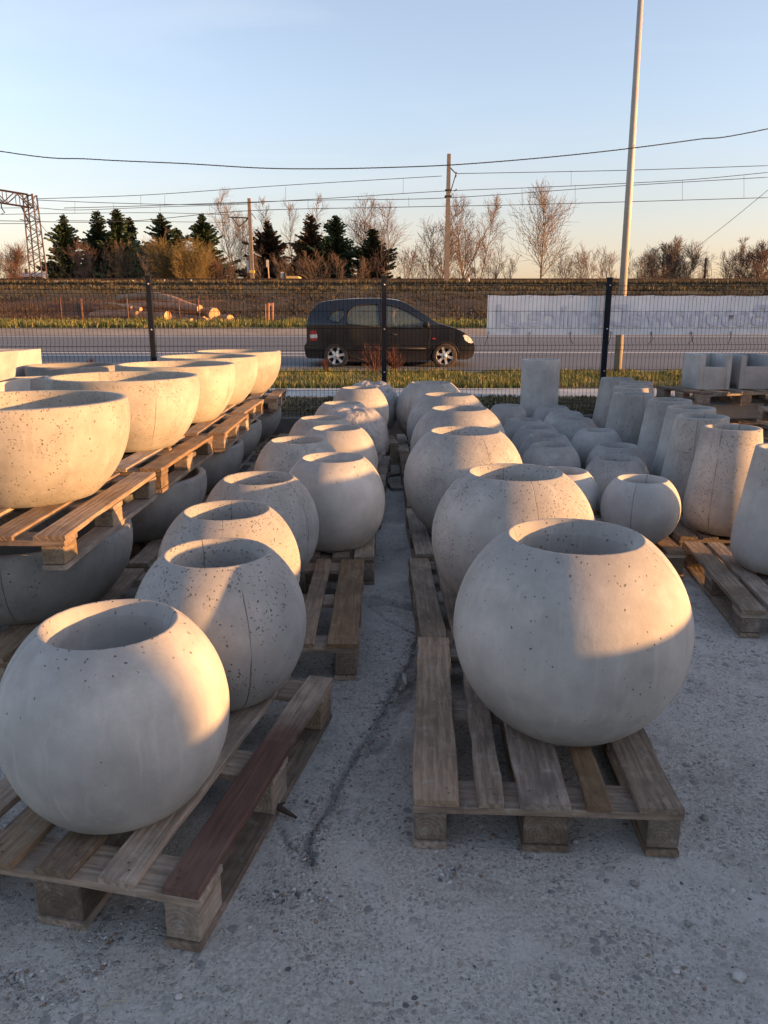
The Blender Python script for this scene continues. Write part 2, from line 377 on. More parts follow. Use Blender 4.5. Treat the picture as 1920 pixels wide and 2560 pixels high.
def road_mat():
    m = NT('road_asphalt', .7); v, _ = m.coords(obj=False, rnd=False)
    mp = m.n('ShaderNodeMapping'); mp.inputs['Scale'].default_value = (.05, .8, 1); m.l(v, mp.inputs[0])
    a = m.noise(mp.outputs[0], 1.3, 5, .6); b = m.noise(v, 60, 4, .7)
    col = m.mix(m.ramp(a, (.3, 0), (.7, 1)), (.085, .083, .086), (.15, .145, .145)); col = m.mix(m.ramp(b, (.4, 0), (.7, .3)), col, (.22,.21,.2))
    return m.out(col, m.bump(b, .004, .7))
M_ROAD = road_mat()
M_SHOULD = soil('road_shoulder_dust', (.24,.20,.155), (.34,.28,.215), (.28,.24,.19), 2, .01)
M_LINE = plain('road_paint_white', (.62,.62,.60), .6, 0, .15, 8, obj=False, rnd=False)
def rough_z(k): return lambda x, y: noise.noise(Vector((x*.5, y*.5, k)))*.03+noise.noise(Vector((x*2.3, y*2.3, k)))*.02
def strip(name, prof, mat, amp=0, nx=60, x0=-90, x1=90, ny=3, **kw):
    ys_ = []
    for a, b in zip(prof, prof[1:]): ys_ += lin(a[0], b[0], ny)[:-1]
    ys_.append(prof[-1][0])
    def zf(x, y):
        for a, b in zip(prof, prof[1:]):
            if a[0] <= y <= b[0]+1e-6:
                t = (y-a[0])/(b[0]-a[0]); z = a[1]+(b[1]-a[1])*t
                e = 0 if y in (prof[0][0], prof[-1][0]) else 1
                return z+amp*e*(noise.noise(Vector((x*.35, y*.6, 2)))+.5*noise.noise(Vector((x*1.7, y*1.7, 5)))), 0
        return prof[-1][1], 0
    return grid_sheet(name, lin(x0, x1, nx), ys_, zf, mat, kind='structure', **kw)
# strip of dead grass directly behind the fence follows the fence line
M_BASE = plain('fence_base_concrete', (.10,.10,.10), .85, 0, .3, 5, .004)
grid_sheet('dead_grass_ground', lin(-60, 60, 240), lin(0, 1, 12), lambda x, t: (x*0+.24+.09*t+.03*noise.noise(Vector((x*2, t*5, 0))), 0), M_DEAD, kind='structure')
dg = bpy.data.objects['dead_grass_ground']
for v in dg.data.vertices:
    y0 = min(fy(v.co.x)+.03, 11.7); v.co.y = y0+(11.9-y0)*v.co.y
strip('footpath', [(11.9, .345), (13.2, .36)], M_PAVE, nx=2)
strip('verge_ground', [(13.2, .355), (15, .36), (17.15, .345)], M_VERGE, .05, 200, ny=6)
strip('road', [(17.15, .35), (22.5, .53), (30, .84)], M_ROAD, nx=4)
strip('road_shoulder', [(30, .84), (34, 1.046)], M_SHOULD, nx=4)
strip('far_verge_ground', [(34, 1.046), (37, 1.24)], M_VERGE, .05, 200, ny=5)
strip('embankment', [(37, 1.24), (40, 1.55), (45, 2.70)], M_BANK, .22, 260, ny=9)
strip('embankment_top', [(45, 2.70), (48, 3.25), (50.4, 3.50)], M_BANKTOP, .12, 200, ny=5)
strip('track_ballast', [(50.4, 3.50), (51, 3.62), (57, 3.62), (58, 3.3)], plain('ballast_stone', (.16,.14,.125), .9, 0, .4, 3, .05, obj=False, rnd=False), .02, 120)
strip('field', [(58, 3.3), (130, 3.2), (400, 1), (1500, -4), (4500, -20)], M_FIELD, 0, 20, -4000, 4000, 2)
# hills on the horizon
hm = MB(); hv = []
N = 160
for i in range(N+1):
    x = -2600+5200*i/N
    h = 62+20*noise.noise(Vector((x*.0012, 0, 1)))+9*noise.noise(Vector((x*.006, 2, 1)))+3*noise.noise(Vector((x*.03, 2, 1)))
    hv += [(x, 1700, -10), (x, 1850, h*.8), (x, 2000, h), (x, 2600, -10)]
hf = [(i*4+k, i*4+k+1, (i+1)*4+k+1, (i+1)*4+k) for i in range(N) for k in range(3)]
hm.add(hv, [tuple(reversed(f)) for f in hf], 0, True); hm.build('hills', plain('hill_woodland', (.20,.165,.16), .95, 0, .2, .02, obj=False, rnd=False), kind='structure')

def line_sheet(name, x0, x1, y, wd, z0, slope):
    b = MB(); b.box(x0, x1, y-wd/2, y+wd/2, 0, .001)
    o = b.build(name, M_LINE); 
    for v in o.data.vertices: v.co.z += z0+(v.co.y-y)*slope+.006
    return o
rl = line_sheet('lane_line', -90, 90, 22.5, .13, .53, .035); tag(rl, kind='structure')
for v in rl.data.vertices: v.co.z += .003 if v.co.y > 22.5 else 0
rl2 = line_sheet('lane_line', -90, -1.2, 21.55, .16, .498, .0336); tag(rl2, kind='structure')
rl3 = line_sheet('edge_line', -90, 90, 29.3, .12, .811, .0413); tag(rl3, kind='structure')

# ------------------------------------------------------------------ planters
def jit(prof, n, seed, amp):
    pass
def sphere_mesh(name, a, c, rb, ro, mat, n=72, wall=.035, lip=.055, seed=0):
    lw = lip*.5; ld = lip*.9
    zc = c*math.sqrt(1-(rb/a)**2); H = zc+c*math.sqrt(1-(ro/a)**2)
    prof = [(0, .004), (rb*.9, 0), (rb, .004)]
    for i in range(1, 26):
        z = H*i/26; prof.append((a*math.sqrt(max(0, 1-((z-zc)/c)**2)), z))
    prof += [(ro+.002, H-.003), (ro-.003, H), (ro-.009, H-.004), (ro-lw, H-ld), (ro-lw-.003, H-ld-.006)]
    ri = ro-lw-.003
    for i in range(1, 9):
        z = H-ld-.012-(H-ld-.16)*i/8; prof.append((ri*(1.03-.18*(i/8)**3), z))
    prof.append((.001, .135))
    b = MB(); b.lathe(prof, n); me = b.mesh(name, [mat])
    for v in me.vertices:
        k = 1+.006*noise.noise(Vector((v.co.x*3+seed, v.co.y*3, v.co.z*3)))+.0015*noise.noise(Vector((v.co.x*22+seed, v.co.y*22, v.co.z*22)))
        rr = math.hypot(v.co.x, v.co.y); v.co.x *= k; v.co.y *= k
        if abs(rr-ro) < .012 and v.co.z > H-.01:
            e = noise.noise(Vector((v.co.x*55+seed, v.co.y*55, 5))); v.co.z += .0018*e-.0035*max(0, e-.35)
    return me
GA = 'large sphere planters of the right row'; GL = 'sphere planters of the middle row'; GS = 'small sphere planters of the back block'
meA = sphere_mesh('sphere_planter', .398, .396, .179, .224, CONC['A'], 96)
meA1 = sphere_mesh('sphere_planter_a', .398, .396, .179, .224, CONC['A1'], 112, seed=4)
meA2 = sphere_mesh('sphere_planter_b', .398, .396, .179, .224, CONC['A'], 72, seed=9)
meL = sphere_mesh('sphere_planter_c', .318, .340, .19, .188, CONC['L'], 80, lip=.045, seed=3)
meLs = sphere_mesh('sphere_planter_d', .318, .340, .19, .188, CONC['smooth'], 80, lip=.045, seed=5)
meS = sphere_mesh('sphere_planter_e', .24, .240, .10, .151, CONC['S'], 56, lip=.035, seed=7)
meSs = sphere_mesh('sphere_planter_f', .24, .240, .10, .151, CONC['smooth'], 56, lip=.035, seed=8)
import itertools
def put(name, me, x, y, z, seam, **kw):
    return link(name, me, None, (x, y, z), R(seam), **kw)
for me, x, y, z, rz, lab in [
    (meA1, .64, 2.471, .160, 62, 'largest grey concrete sphere planter on the front right pallet, sunlit on its upper right'),
    (meA2, .633, 3.631, .144, 8, 'second large pitted sphere planter, directly behind the front right one'),
    (meA, .529, 4.985, .146, 200, 'third large sphere planter of the right row, pitted, with wide sunlit rim'),
    (meA2, .614, 6.267, .144, 95, 'fourth large sphere planter of the right row, half hidden, only its top showing'),
    (meA, .618, 7.41, .144, 4, 'fifth large sphere planter of the right row, smooth, with a vertical seam under its rim'),
    (meA2, .53, 8.779, .144, 140, 'hindmost large sphere planter of the right row, close to the wire fence')]:
    put('sphere_planter', me, x, y, z, rz, label=lab, cat='planter', group=GA)
for me, x, y, z, rz, lab in [
    (meLs, -.77, 2.01, .172, 118, 'smooth pale sphere planter at front left on the pallet with the red stained board'),
    (meL, -.608, 2.675, .172, 30, 'densely pitted sphere planter right behind the smooth front left one'),
    (meL, -.696, 3.305, .172, 5, 'sunlit orange sphere planter with a vertical seam, third in the middle row'),
    (meL, -.671, 4.034, .165, 60, 'grey pitted sphere planter between the sunlit one and the stacked bowls'),
    (meLs, -.31, 4.612, .172, 80, 'smooth beige sphere planter standing over the middle aisle on its own pallet end'),
    (meL, -.602, 5.337, .165, 20, 'pinkish sphere planter left behind the smooth beige one'),
    (meLs, -.365, 5.94, .165, 70, 'sphere planter with a bright curved patch of sun on its front'),
    (meL, -.525, 6.567, .160, 40, 'sphere planter next to the lower bowls, only shoulder and rim showing'),
    (meL, -.289, 7.167, .155, 24, 'sphere planter wrapped in wrinkled grey film on the aisle side'),
    (meLs, -.42, 7.795, .155, 50, 'small looking sphere planter with a sunlit rim beside the last bowls'),
    (meL, -.262, 8.32, .26, 75, 'sphere planter near the fence with a sunlit strip across its shoulder'),
    (meL, -.15, 8.97, .235, 10, 'hindmost middle sphere planter, capped with wrinkled plastic sheet at the fence')]:
    put('sphere_planter', me, x, y, z, rz, label=lab, cat='planter', group=GL)
for me, x, y, z, rz, lab in [
    (meSs, 1.6, 4.665, .17, -30, 'small cream sphere planter with a square patch of sun, foremost of the small ones'),
    (meSs, 1.169, 4.927, .17, 60, 'small pale sphere planter tucked behind the second large sphere'),
    (meS, 1.693, 5.496, .15, 45, 'small grey sphere planter directly behind the cream one with the sun patch'),
    (meS, 1.873, 6.106, .144, 80, 'small sphere planter between the cream one and the first tall vases'),
    (meSs, 1.938, 6.944, .144, 20, 'small smooth sphere planter touching the middle tall vases'),
    (meS, 1.348, 6.129, .144, 70, 'small dark brownish sphere planter beside the third large sphere'),
    (meS, 1.414, 6.625, .144, 10, 'small sphere planter behind the dark brownish one'),
    (meS, 1.43, 7.13, .144, 40, 'small sphere planter third from the back in the left file of the block'),
    (meS, 1.413, 7.68, .144, 90, 'small sphere planter second from the back in the left file of the block'),
    (meS, 1.439, 8.962, .144, 5, 'small faceted looking sphere planter at the back left, left of the upright cylinder'),
    (meS, 1.936, 8.82, .144, 65, 'small sphere planter at the back, just right of the upright cylinder foot'),
    (meS, 1.956, 8.30, .144, 33, 'small sphere planter in front of the rearmost right one, with a rough collar'),
    (meS, 1.933, 7.767, .144, 100, 'small flat looking brownish sphere planter left of the small tall vases')]:
    put('sphere_planter', me, x, y, z, rz, label=lab, cat='planter', group=GS)

# plastic film over two of the spheres
M_FILM = NT('plastic_film', .35); M_FILM.b.inputs['Transmission Weight'].default_value = .0; M_FILM.b.inputs['Alpha'].default_value = .62
vF, _ = M_FILM.coords(); nF = M_FILM.noise(vF, 11, 5, .6, 1.2); M_FILM = M_FILM.out(M_FILM.mix(M_FILM.ramp(nF, (.35, 0), (.65, 1)), (.30,.30,.31), (.52,.52,.53)), M_FILM.bump(nF, .03, 1))
def film(name, x, y, z, a, c, rb, ro, z0f, seed, lab, fold):
    zc = c*math.sqrt(1-(rb/a)**2); H = zc+c*math.sqrt(1-(ro/a)**2); b = MB(); n = 90; prof = []
    rows = 22; vs = []; fs = []
    for i in range(rows+1):
        t = i/rows
        for k in range(n):
            th = 2*PI*k/n
            if t < .7: zz = H*(z0f+(1-z0f)*t/.7); r = a*math.sqrt(max(0, 1-((zz-zc)/c)**2))+.006
            else: r = ro*(1-(t-.7)/.3)+.004; zz = H+.008+fold*(1-abs((t-.85)/.15))*(.4+.6*math.sin(th*3+seed))
            wv = noise.noise(Vector((math.cos(th)*4+seed, math.sin(th)*4, zz*9)))+.6*noise.noise(Vector((math.cos(th)*12, math.sin(th)*12+seed, zz*22)))
            r += .010+.014*max(-.4, wv); zz += .010*wv if t >= .7 else 0
            if i == 0: zz += .05*noise.noise(Vector((math.cos(th)*2.2, math.sin(th)*2.2, seed)))*a/.3
            vs.append((r*math.cos(th), r*math.sin(th), zz))
    for i in range(rows):
        for k in range(n):
            j = (k+1) % n; fs.append((i*n+k, i*n+j, (i+1)*n+j, (i+1)*n+k))
    b.add(vs, fs, 0, True); b.build(name, M_FILM, None, loc=(x, y, z), label=lab, cat='plastic film')
film('plastic_film', -.289, 7.167, .155, .318, .34, .19, .188, .22, 3, 'wrinkled translucent film wrapped over the aisle side sphere planter', .02)
film('plastic_film', -.15, 8.97, .235, .318, .34, .19, .188, .62, 8, 'crumpled plastic cap covering the hindmost middle sphere planter', .045)

def bowl_mesh(name, Rr, H, rb, mat, seed, n=96):
    zt = .85*H; c = zt/math.sqrt(1-(rb/Rr)**2)
    r_ = lambda z, k=0: (Rr-k)*math.sqrt(max(0, 1-((z-zt)/c)**2))
    prof = [(0, .003), (rb-.006, 0), (rb+.004, .004)]+[(r_(H*i/18), H*i/18) for i in range(1, 18)]
    rt = r_(H); prof += [(rt+.001, H-.004), (rt-.003, H), (rt-.038, H+.001), (rt-.043, H-.004)]
    prof += [(max(.02, r_(H*(1-i/12), .048)), max(.05, H*(1-i/12))) for i in range(1, 12)]+[(.001, .05)]
    b = MB(); b.lathe(prof, n); me = b.mesh(name, [mat])
    for v in me.vertices:
        k = 1+.005*noise.noise(Vector((v.co.x*2.5+seed, v.co.y*2.5, v.co.z*3)))+.001*noise.noise(Vector((v.co.x*25+seed, v.co.y*25, v.co.z*25))); v.co.x *= k; v.co.y *= k
        if v.co.z > H-.005: v.co.z += .0012*noise.noise(Vector((v.co.x*30, v.co.y*30, seed)))
        if v.co.z < .01:
            q = 1+.012*noise.noise(Vector((v.co.x*9, v.co.y*9, seed))); v.co.x *= q; v.co.y *= q
    return me
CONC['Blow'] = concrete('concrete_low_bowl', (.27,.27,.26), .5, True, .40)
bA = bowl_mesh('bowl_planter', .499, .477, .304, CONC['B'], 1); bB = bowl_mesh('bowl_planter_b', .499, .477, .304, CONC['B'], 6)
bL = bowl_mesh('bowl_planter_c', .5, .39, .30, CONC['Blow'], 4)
UT = .678
for me, x, y, z, rz, lab in [
    (bA, -1.772, 3.78, UT, -38, 'wide sunlit concrete bowl nearest the camera on the upper tier, cut by the left edge'),
    (bB, -1.77, 5.295, UT, 40, 'second wide sunlit bowl on the upper tier with its inside half in shadow'),
    (bA, -1.775, 6.67, UT, 75, 'third sunlit bowl on the upper tier, middle of the five'),
    (bB, -1.786, 7.95, UT, 20, 'fourth bowl on the upper tier, greyer than its neighbours'),
    (bA, -1.71, 9.17, UT, 110, 'hindmost bowl on the upper tier, next to the fence')]:
    put('bowl_planter', me, x, y, z, rz, label=lab, cat='planter', group='bowl planters on the upper tier')
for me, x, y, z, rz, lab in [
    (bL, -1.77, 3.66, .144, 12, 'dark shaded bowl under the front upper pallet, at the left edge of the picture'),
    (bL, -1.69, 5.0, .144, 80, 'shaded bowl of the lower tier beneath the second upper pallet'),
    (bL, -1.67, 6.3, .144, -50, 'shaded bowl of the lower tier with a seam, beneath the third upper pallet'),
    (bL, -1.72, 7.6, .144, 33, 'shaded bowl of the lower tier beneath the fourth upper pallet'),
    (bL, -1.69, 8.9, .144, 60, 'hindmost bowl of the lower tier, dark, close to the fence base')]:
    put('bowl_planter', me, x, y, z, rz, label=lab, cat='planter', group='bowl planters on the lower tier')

def vase_mesh(name, mat, seed, rt=.182, rm=.256, rb=.154, H=.701, n=64):
    key = [(rb, 0), (rb+(rm-rb)*.6, .03*H), (rb+(rm-rb)*.9, .1*H), (rm, .2*H), (rm*.98+rt*.02, .28*H), (rm*.6+rt*.4, .55*H), (rm*.3+rt*.7, .78*H), (rt, H)]
    def rad(z):
        for a, b in zip(key, key[1:]):
            if a[1] <= z <= b[1]: t = (z-a[1])/(b[1]-a[1]); return a[0]+(b[0]-a[0])*t
        return rt
    sm = lambda z: sum(rad(min(H, max(0, z+d*.012))) for d in (-3,-2,-1,0,1,2,3))/7 if .03 < z < H-.04 else rad(z)
    prof = [(0, .002), (rb, 0)]+[(sm(H*(i/26)**1.15), H*(i/26)**1.15) for i in range(1, 26)]+[(rt+.001, H-.004), (rt-.003, H), (rt-.03, H), (rt-.035, H-.004)]
    prof += [(sm(H*(1-i/8))-.04, H*(1-i/8)+.0) for i in range(1, 8)]+[(.001, .06)]
    b = MB(); b.lathe(prof, n); me = b.mesh(name, [mat])
    for v in me.vertices:
        k = 1+.007*noise.noise(Vector((v.co.x*3+seed, v.co.y*3, v.co.z*3))); v.co.x *= k; v.co.y *= k
    return me
vA = vase_mesh('vase_planter', CONC['V'], 2); vB = vase_mesh('vase_planter_b', CONC['V'], 5); vC = vase_mesh('vase_planter_c', CONC['smooth'], 8)
GV = 'tall tapered vase planters in the right block'
for me, x, y, rz, lab in [
    (vC, 2.25, 4.2, 60, 'tall tapered vase planter cut off by the right edge, smooth and pale'),
    (vA, 2.278, 5.016, -42, 'tall pitted vase planter with a jagged patch of sun, at the front of its row'),
    (vB, 2.316, 5.596, -30, 'second tall vase planter with a sunlit corner under the rim'),
    (vA, 2.45, 6.146, 50, 'third tall vase planter, only a slim side and rim showing'),
    (vB, 2.492, 6.741, 70, 'fourth tall vase planter, all in shade, bluish grey'),
    (vA, 2.345, 7.282, 12, 'fifth tall vase planter with a vertical seam, left of the box planter pallet'),
    (vC, 2.556, 7.979, 30, 'vase planter whose rim peeps over the seamed one'),
    (vB, 2.776, 8.575, 85, 'vase planter last but one in the row with thin pale rim'),
    (vA, 2.735, 9.13, 40, 'rearmost vase planter leaning into the fence post view, only its left side showing')]:
    put('vase_planter', me, x, y, .144, rz, label=lab, cat='planter', group=GV)

# upright cylinder
b = MB(); b.lathe([(0,.002),(.218,0),(.222,.006),(.224,.3),(.225,.6),(.226,.90),(.224,.905),(.20,.905),(.195,.9),(.19,.1),(.001,.06)], 64)
b.build('cylinder_planter', CONC['X'], None, loc=(1.87, 9.32, .144), rz=.4, label='upright concrete cylinder planter standing before the fence behind the small spheres', cat='planter')
b = MB(); b.lathe([(0,.002),(.218,0),(.222,.006),(.224,.3),(.225,.6),(.224,.605),(.20,.605),(.195,.6),(.19,.1),(.001,.06)], 48)
b.build('cylinder_planter', CONC['X'], None, loc=(4.16, 7.75, .68), rz=.4, label='round grey cylinder planter at the right edge behind the big trough', cat='planter')

def trough(name, L, W, H, t=.04, notch=None, ndep=.12, mat=None, loc=None, rz=0, **kw):
    """open box, optionally with a notch in the front wall"""
    b = MB(); x, y = L/2, W/2
    b.box(-x, x, -y+t, y-t, 0, t, ch=0)
    b.box(-x, -x+t, -y, y, .0001, H, ch=.004); b.box(x-t, x, -y, y, .0001, H, ch=.004)
    b.box(-x+t, x-t, y-t, y, .0002, H-.001, ch=.004)
    if notch:
        b.box(-x+t, x-t, -y+.001, -y+t, .0002, H-ndep, ch=.003)
        b.box(-x+t, -x+t+notch, -y+.002, -y+t, H-ndep, H-.001); b.box(x-t-notch, x-t, -y+.002, -y+t, H-ndep, H-.001)
        b.box(-x+t, -x+t+notch, -y+t, y-t, H-ndep*.98, H-.002); 
    else: b.box(-x+t, x-t, -y+.001, -y+t, .0002, H-.001, ch=.004)
    return b.build(name, mat or CONC['X'], None, loc=loc, rz=rz, **kw)
UB = .78
trough('box_planter', .34, .50, .37, .05, .01, .13, loc=(3.55, 8.60, UB), rz=-.02, label='left square box planter with a notched front wall on the rear right pallet', cat='planter', group='notched box planters')
trough('box_planter', .36, .50, .36, .05, .01, .12, loc=(4.02, 8.68, UB), rz=.03, label='right square box planter with a notched front wall beside its twin', cat='planter', group='notched box planters')
bpy.data.objects['box_planter']
GT = 'long troughs along the right side'
trough('trough_planter', .5, 1.25, .41, .05, loc=(3.98, 6.85, .70), rz=-.12, label='big smooth concrete trough on the raised pallet at the right edge', cat='planter', group=GT)
trough('trough_planter', .5, 1.3, .335, .05, loc=(4.5, 2.55, .70), rz=.02, label='concrete trough added off the right edge to cast shade, third along the side row', cat='planter', group=GT)  # unseen trough, added to shade the yard and lower spheres
trough('trough_planter', .5, 1.3, .345, .05, loc=(4.5, 1.12, .70), rz=-.02, label='concrete trough added off the right edge to cast shade, nearest the camera', cat='planter', group=GT)  # also unseen and added for its shadow

def taper_box(name, top, bot, H, mat, loc, rz, **kw):
    b = MB(); T = top/2; Bo = bot/2; t = .04
    def ring(h, z): return [(-h,-h,z),(h,-h,z),(h,h,z),(-h,h,z)]
    vs = ring(Bo, 0)+ring(T, H)+ring(T-t, H)+ring(Bo-t, .05)
    fs = [(3,2,1,0)]+[(i, (i+1) % 4, 4+(i+1) % 4, 4+i) for i in range(4)]+[(4+i, 4+(i+1) % 4, 8+(i+1) % 4, 8+i) for i in range(4)]+[(8+i, 8+(i+1) % 4, 12+(i+1) % 4, 12+i) for i in range(4)]+[(12,13,14,15)]
    b.add(vs, fs); return b.build(name, mat, None, loc=loc, rz=rz, **kw)
GB = 'square planters stacked at the left edge'
taper_box('square_planter', .46, .38, .24, CONC['X'], (-3.42, 6.6, 1.02), -.1, label='small tapered square planter on top of a wider one at the left edge', cat='planter', group=GB)
taper_box('square_planter', .56, .50, .34, CONC['X'], (-3.42, 6.6, .68), -.1, label='wider tapered square planter under the small one at the left edge', cat='planter', group=GB)
taper_box('square_planter', .80, .78, .41, CONC['X'], (-4.50, 9.0, .76), .03, label='big square planter, upper of the rear pair at the left edge', cat='planter', group=GB)
taper_box('square_planter', .90, .86, .42, CONC['X'], (-4.50, 9.0, .34), .03, label='big square planter, lower of the rear pair at the left edge', cat='planter', group=GB)
taper_box('square_planter', .34, .25, .30, CONC['X'], (-3.38, 7.45, .68), .5, label='tapered square planter in the gap left of the second upper bowl', cat='planter', group=GB)
put('bowl_planter', bL, -3.55, 8.9, .62, 10, label='shaded bowl whose rim shows behind the second upper bowl', cat='planter')

# ------------------------------------------------------------------ pallets
rng = random.Random(5)
board_cache = {}
def board_mesh(w_, l_, t_, wi, nails=True, rough=0, seed=0):
    key = (round(w_, 3), round(l_, 3), round(t_, 3), wi, nails, rough, seed)
    if key in board_cache: return board_cache[key]
    b = MB(); rr = random.Random(str(key)); n = 10; x = w_/2; c = .0025
    vs = []
    for i in range(n+1):
        y = -l_/2+l_*i/n
        el = rough*(rr.random()-.5); er = rough*(rr.random()-.5); bow = .0025*math.sin(i/n*PI*rr.uniform(.8, 1.2))
        e = .004*(rr.random()-.5) if i in (0, n) else 0
        vs += [(-x+el, y+e, bow), (x+er, y+e, bow), (x+er, y+e, t_-c+bow), (x-c+er, y+e*.5, t_+bow), (-x+c+el, y+e*.5, t_+bow), (-x+el, y+e, t_-c+bow)]
    fs = [(5,4,3,2,1,0), tuple(n*6+k for k in range(6))]
    for i in range(n):
        for k in range(6):
            j = (k+1) % 6; fs.append((i*6+k, i*6+j, (i+1)*6+j, (i+1)*6+k))
    b.add(vs, fs, 0)
    if nails:
        for yy in (-l_/2+.035, -l_/2+.06, 0, l_/2-.04, l_/2-.062):
            xx = rr.uniform(-.3, .3)*w_
            b.add([(xx+.0035*math.cos(a*PI/3), yy+.0035*math.sin(a*PI/3), t_+.0036) for a in range(6)], [tuple(range(6))], 1)
    me = b.mesh('board', [WOOD[wi] if wi < 3 else WOOD_RED, M_NAIL]); board_cache[key] = me; return me
def block_mesh(w_, l_, h_, wi, seed=0):
    key = ('blk', round(w_, 3), round(l_, 3), round(h_, 3), wi, seed)
    if key in board_cache: return board_cache[key]
    b = MB(); b.box(-w_/2, w_/2, -l_/2, l_/2, 0, h_, ch=.004); me = b.mesh('block', [WOODB[wi]]); board_cache[key] = me; return me
def pallet(cx, cy, z, rz, wd, ln, h, lab, group, boards=None, wi=0, rough=.003, red=False, detail=True, mixw=True, loose=0):
    """EUR style pallet; boards run along local Y"""
    P = empty('pallet', (cx, cy, z), rz, label=lab, cat='pallet', group=group)
    rr = random.Random(lab); T = .021; hb = h-3*T
    if boards is None: boards = [(-wd/2+.062, .118), (-wd/4, .098), (0, .138), (wd/4, .098), (wd/2-.062, .118)]
    pick = lambda: (rr.choice([wi, wi, wi, 2, 1]) if mixw else wi)
    for i, (bx, bw) in enumerate(boards):
        wk = 3 if (red and i == len(boards)-1) else pick()
        o = link('deck_board', board_mesh(bw, ln+rr.uniform(-.004, .004), T, wk, True, rough, rr.randint(0, 2)), P, (bx, rr.uniform(-.005, .005), h-T+.0008))
        o.rotation_euler.z = rr.uniform(-.006, .006)
        if wk == 3: o['label'] = 'deck board stained dark red brown'
    for j, yy in enumerate((-ln/2+.072, 0, ln/2-.072)):
        o = link('cross_board', board_mesh(.138, wd, T, pick(), False, .002, rr.randint(0, 1)), P, (0, yy, h-2*T-.0012)); o.rotation_euler.z = PI/2
        for k, xx in enumerate((-wd/2+.052, 0, wd/2-.052)):
            bwid = .098 if k != 1 else .138
            link('block', block_mesh(bwid-.004, .136, hb-.003, pick(), rr.randint(0, 2)), P, (xx, yy, T+.0015))
    for k, xx in enumerate((-wd/2+.052, 0, wd/2-.052)):
        link('bottom_board', board_mesh(.098 if k != 1 else .138, ln, T, 2 if (red and k == 2) else pick(), False, .002, rr.randint(0, 1)), P, (xx, 0, -.001))
    return P
def corner(px, py, rz, wd, ln, right):
    """centre from the front corner (front = low Y); right: the corner is the right one"""
    c, s = math.cos(rz), math.sin(rz); lx = wd/2 if right else -wd/2; ly = -ln/2
    return px-(lx*c-ly*s), py-(lx*s+ly*c)
G1, G2, G3, G4, G5 = 'pallets of the right sphere row', 'pallets of the middle sphere row', 'pallets under the small spheres and vases', 'pallets of the upper bowl tier', 'pallets of the lower bowl tier'
x, y = corner(.087, 1.995, R(-3), .79, 1.19, False)
pallet(x, y, 0, R(-3), .79, 1.19, .160, 'weathered front right pallet with rough uneven boards under the largest sphere', G1,
       boards=[(-.395+.068, .136), (-.395+.228, .078), (-.395+.392, .148), (-.395+.549, .071), (-.395+.727, .127)], wi=2, rough=.009)
for i, (fx, y0, ln, rz, lab, wi) in enumerate([
    (.165, 3.205, 1.2, R(1), 'pallet with long grey boards under the second large sphere', 0), (.19, 4.48, 1.16, R(1.5), 'pallet with pale dusty boards under the third large sphere', 0),
    (.175, 5.70, 1.2, 0, 'pallet under the fourth large sphere, mostly hidden', 0), (.16, 6.95, 1.2, 0, 'pallet under the fifth large sphere, seen edge on from the aisle', 2), (.15, 8.18, 1.2, 0, 'pallet under the hindmost large sphere', 0)]):
    x, y = corner(fx, y0, rz, .8, ln, False); pallet(x, y, 0, rz, .8, ln, .144, lab, G1, wi=wi, rough=.004)
x, y = corner(-.457, 1.60, R(-12.3), .8, 1.19, True)
eq = [(-.4+.051+i*.1745, .102) for i in range(5)]
pallet(x, y, 0, R(-12.3), .8, 1.19, .172, 'front left pallet with a dark red stained outer board', G2, boards=eq, wi=1, red=True, rough=.006)
for fx, y0, ln, rz, h, lab, wi, bd in [
    (-.115, 3.09, 1.2, 0, .172, 'second middle pallet with two bare light boards beside the aisle', 1, [(-.33, .12), (-.16, .10), (0, .1), (.165, .085), (.333, .135)]),
    (-.055, 4.335, 1.18, 0, .172, 'third middle pallet under the smooth beige sphere', 0, None),
    (-.02, 5.56, 1.0, R(-2), .165, 'fourth middle pallet, mostly hidden by spheres', 0, None),
    (0.01, 6.62, 1.2, R(-3), .155, 'fifth middle pallet, its brown edge facing the aisle', 2, None),
    (.16, 8.15, 1.2, R(5), .235, 'rear middle pallet with a board sticking out towards the aisle', 0, None)]:
    x, y = corner(fx, y0, rz, .8, ln, True); pallet(x, y, 0, rz, .8, ln, h, lab, G2, boards=bd, wi=wi)
for fx, y0, rz, lab, rgt in [
    (1.83, 4.45, 0, 'pallet under the cream small sphere, its corner showing', True), (2.05, 5.9, 0, 'second pallet of the small sphere block', True),
    (2.05, 7.2, 0, 'third pallet of the small sphere block', True), (2.08, 8.45, 0, 'rear pallet of the small sphere block and cylinder', True),
    (1.769, 3.564, R(-7.3), 'weathered grey pallet at the right edge under the pale vase', False), (1.945, 4.86, R(-2), 'second vase pallet behind the weathered grey one', False),
    (2.12, 6.1, R(-2), 'third vase pallet, hidden between the tall vases', False), (2.2, 7.35, R(-4), 'fourth vase pallet, hidden below the seamed vase', False), (2.4, 8.6, R(-2), 'rear vase pallet near the fence', False)]:
    ln = 1.2 if y0 != 8.6 and y0 != 8.45 else 1.05
    x, y = corner(fx, y0, rz, .8 if y0 != 8.45 else .86, ln, rgt); pallet(x, y, 0, rz, .8 if y0 != 8.45 else .86, ln, .144+(.026 if y0 == 4.45 else 0), lab, G3, wi=0 if y0 > 4 else 0, rough=.005, mixw=y0 > 4)
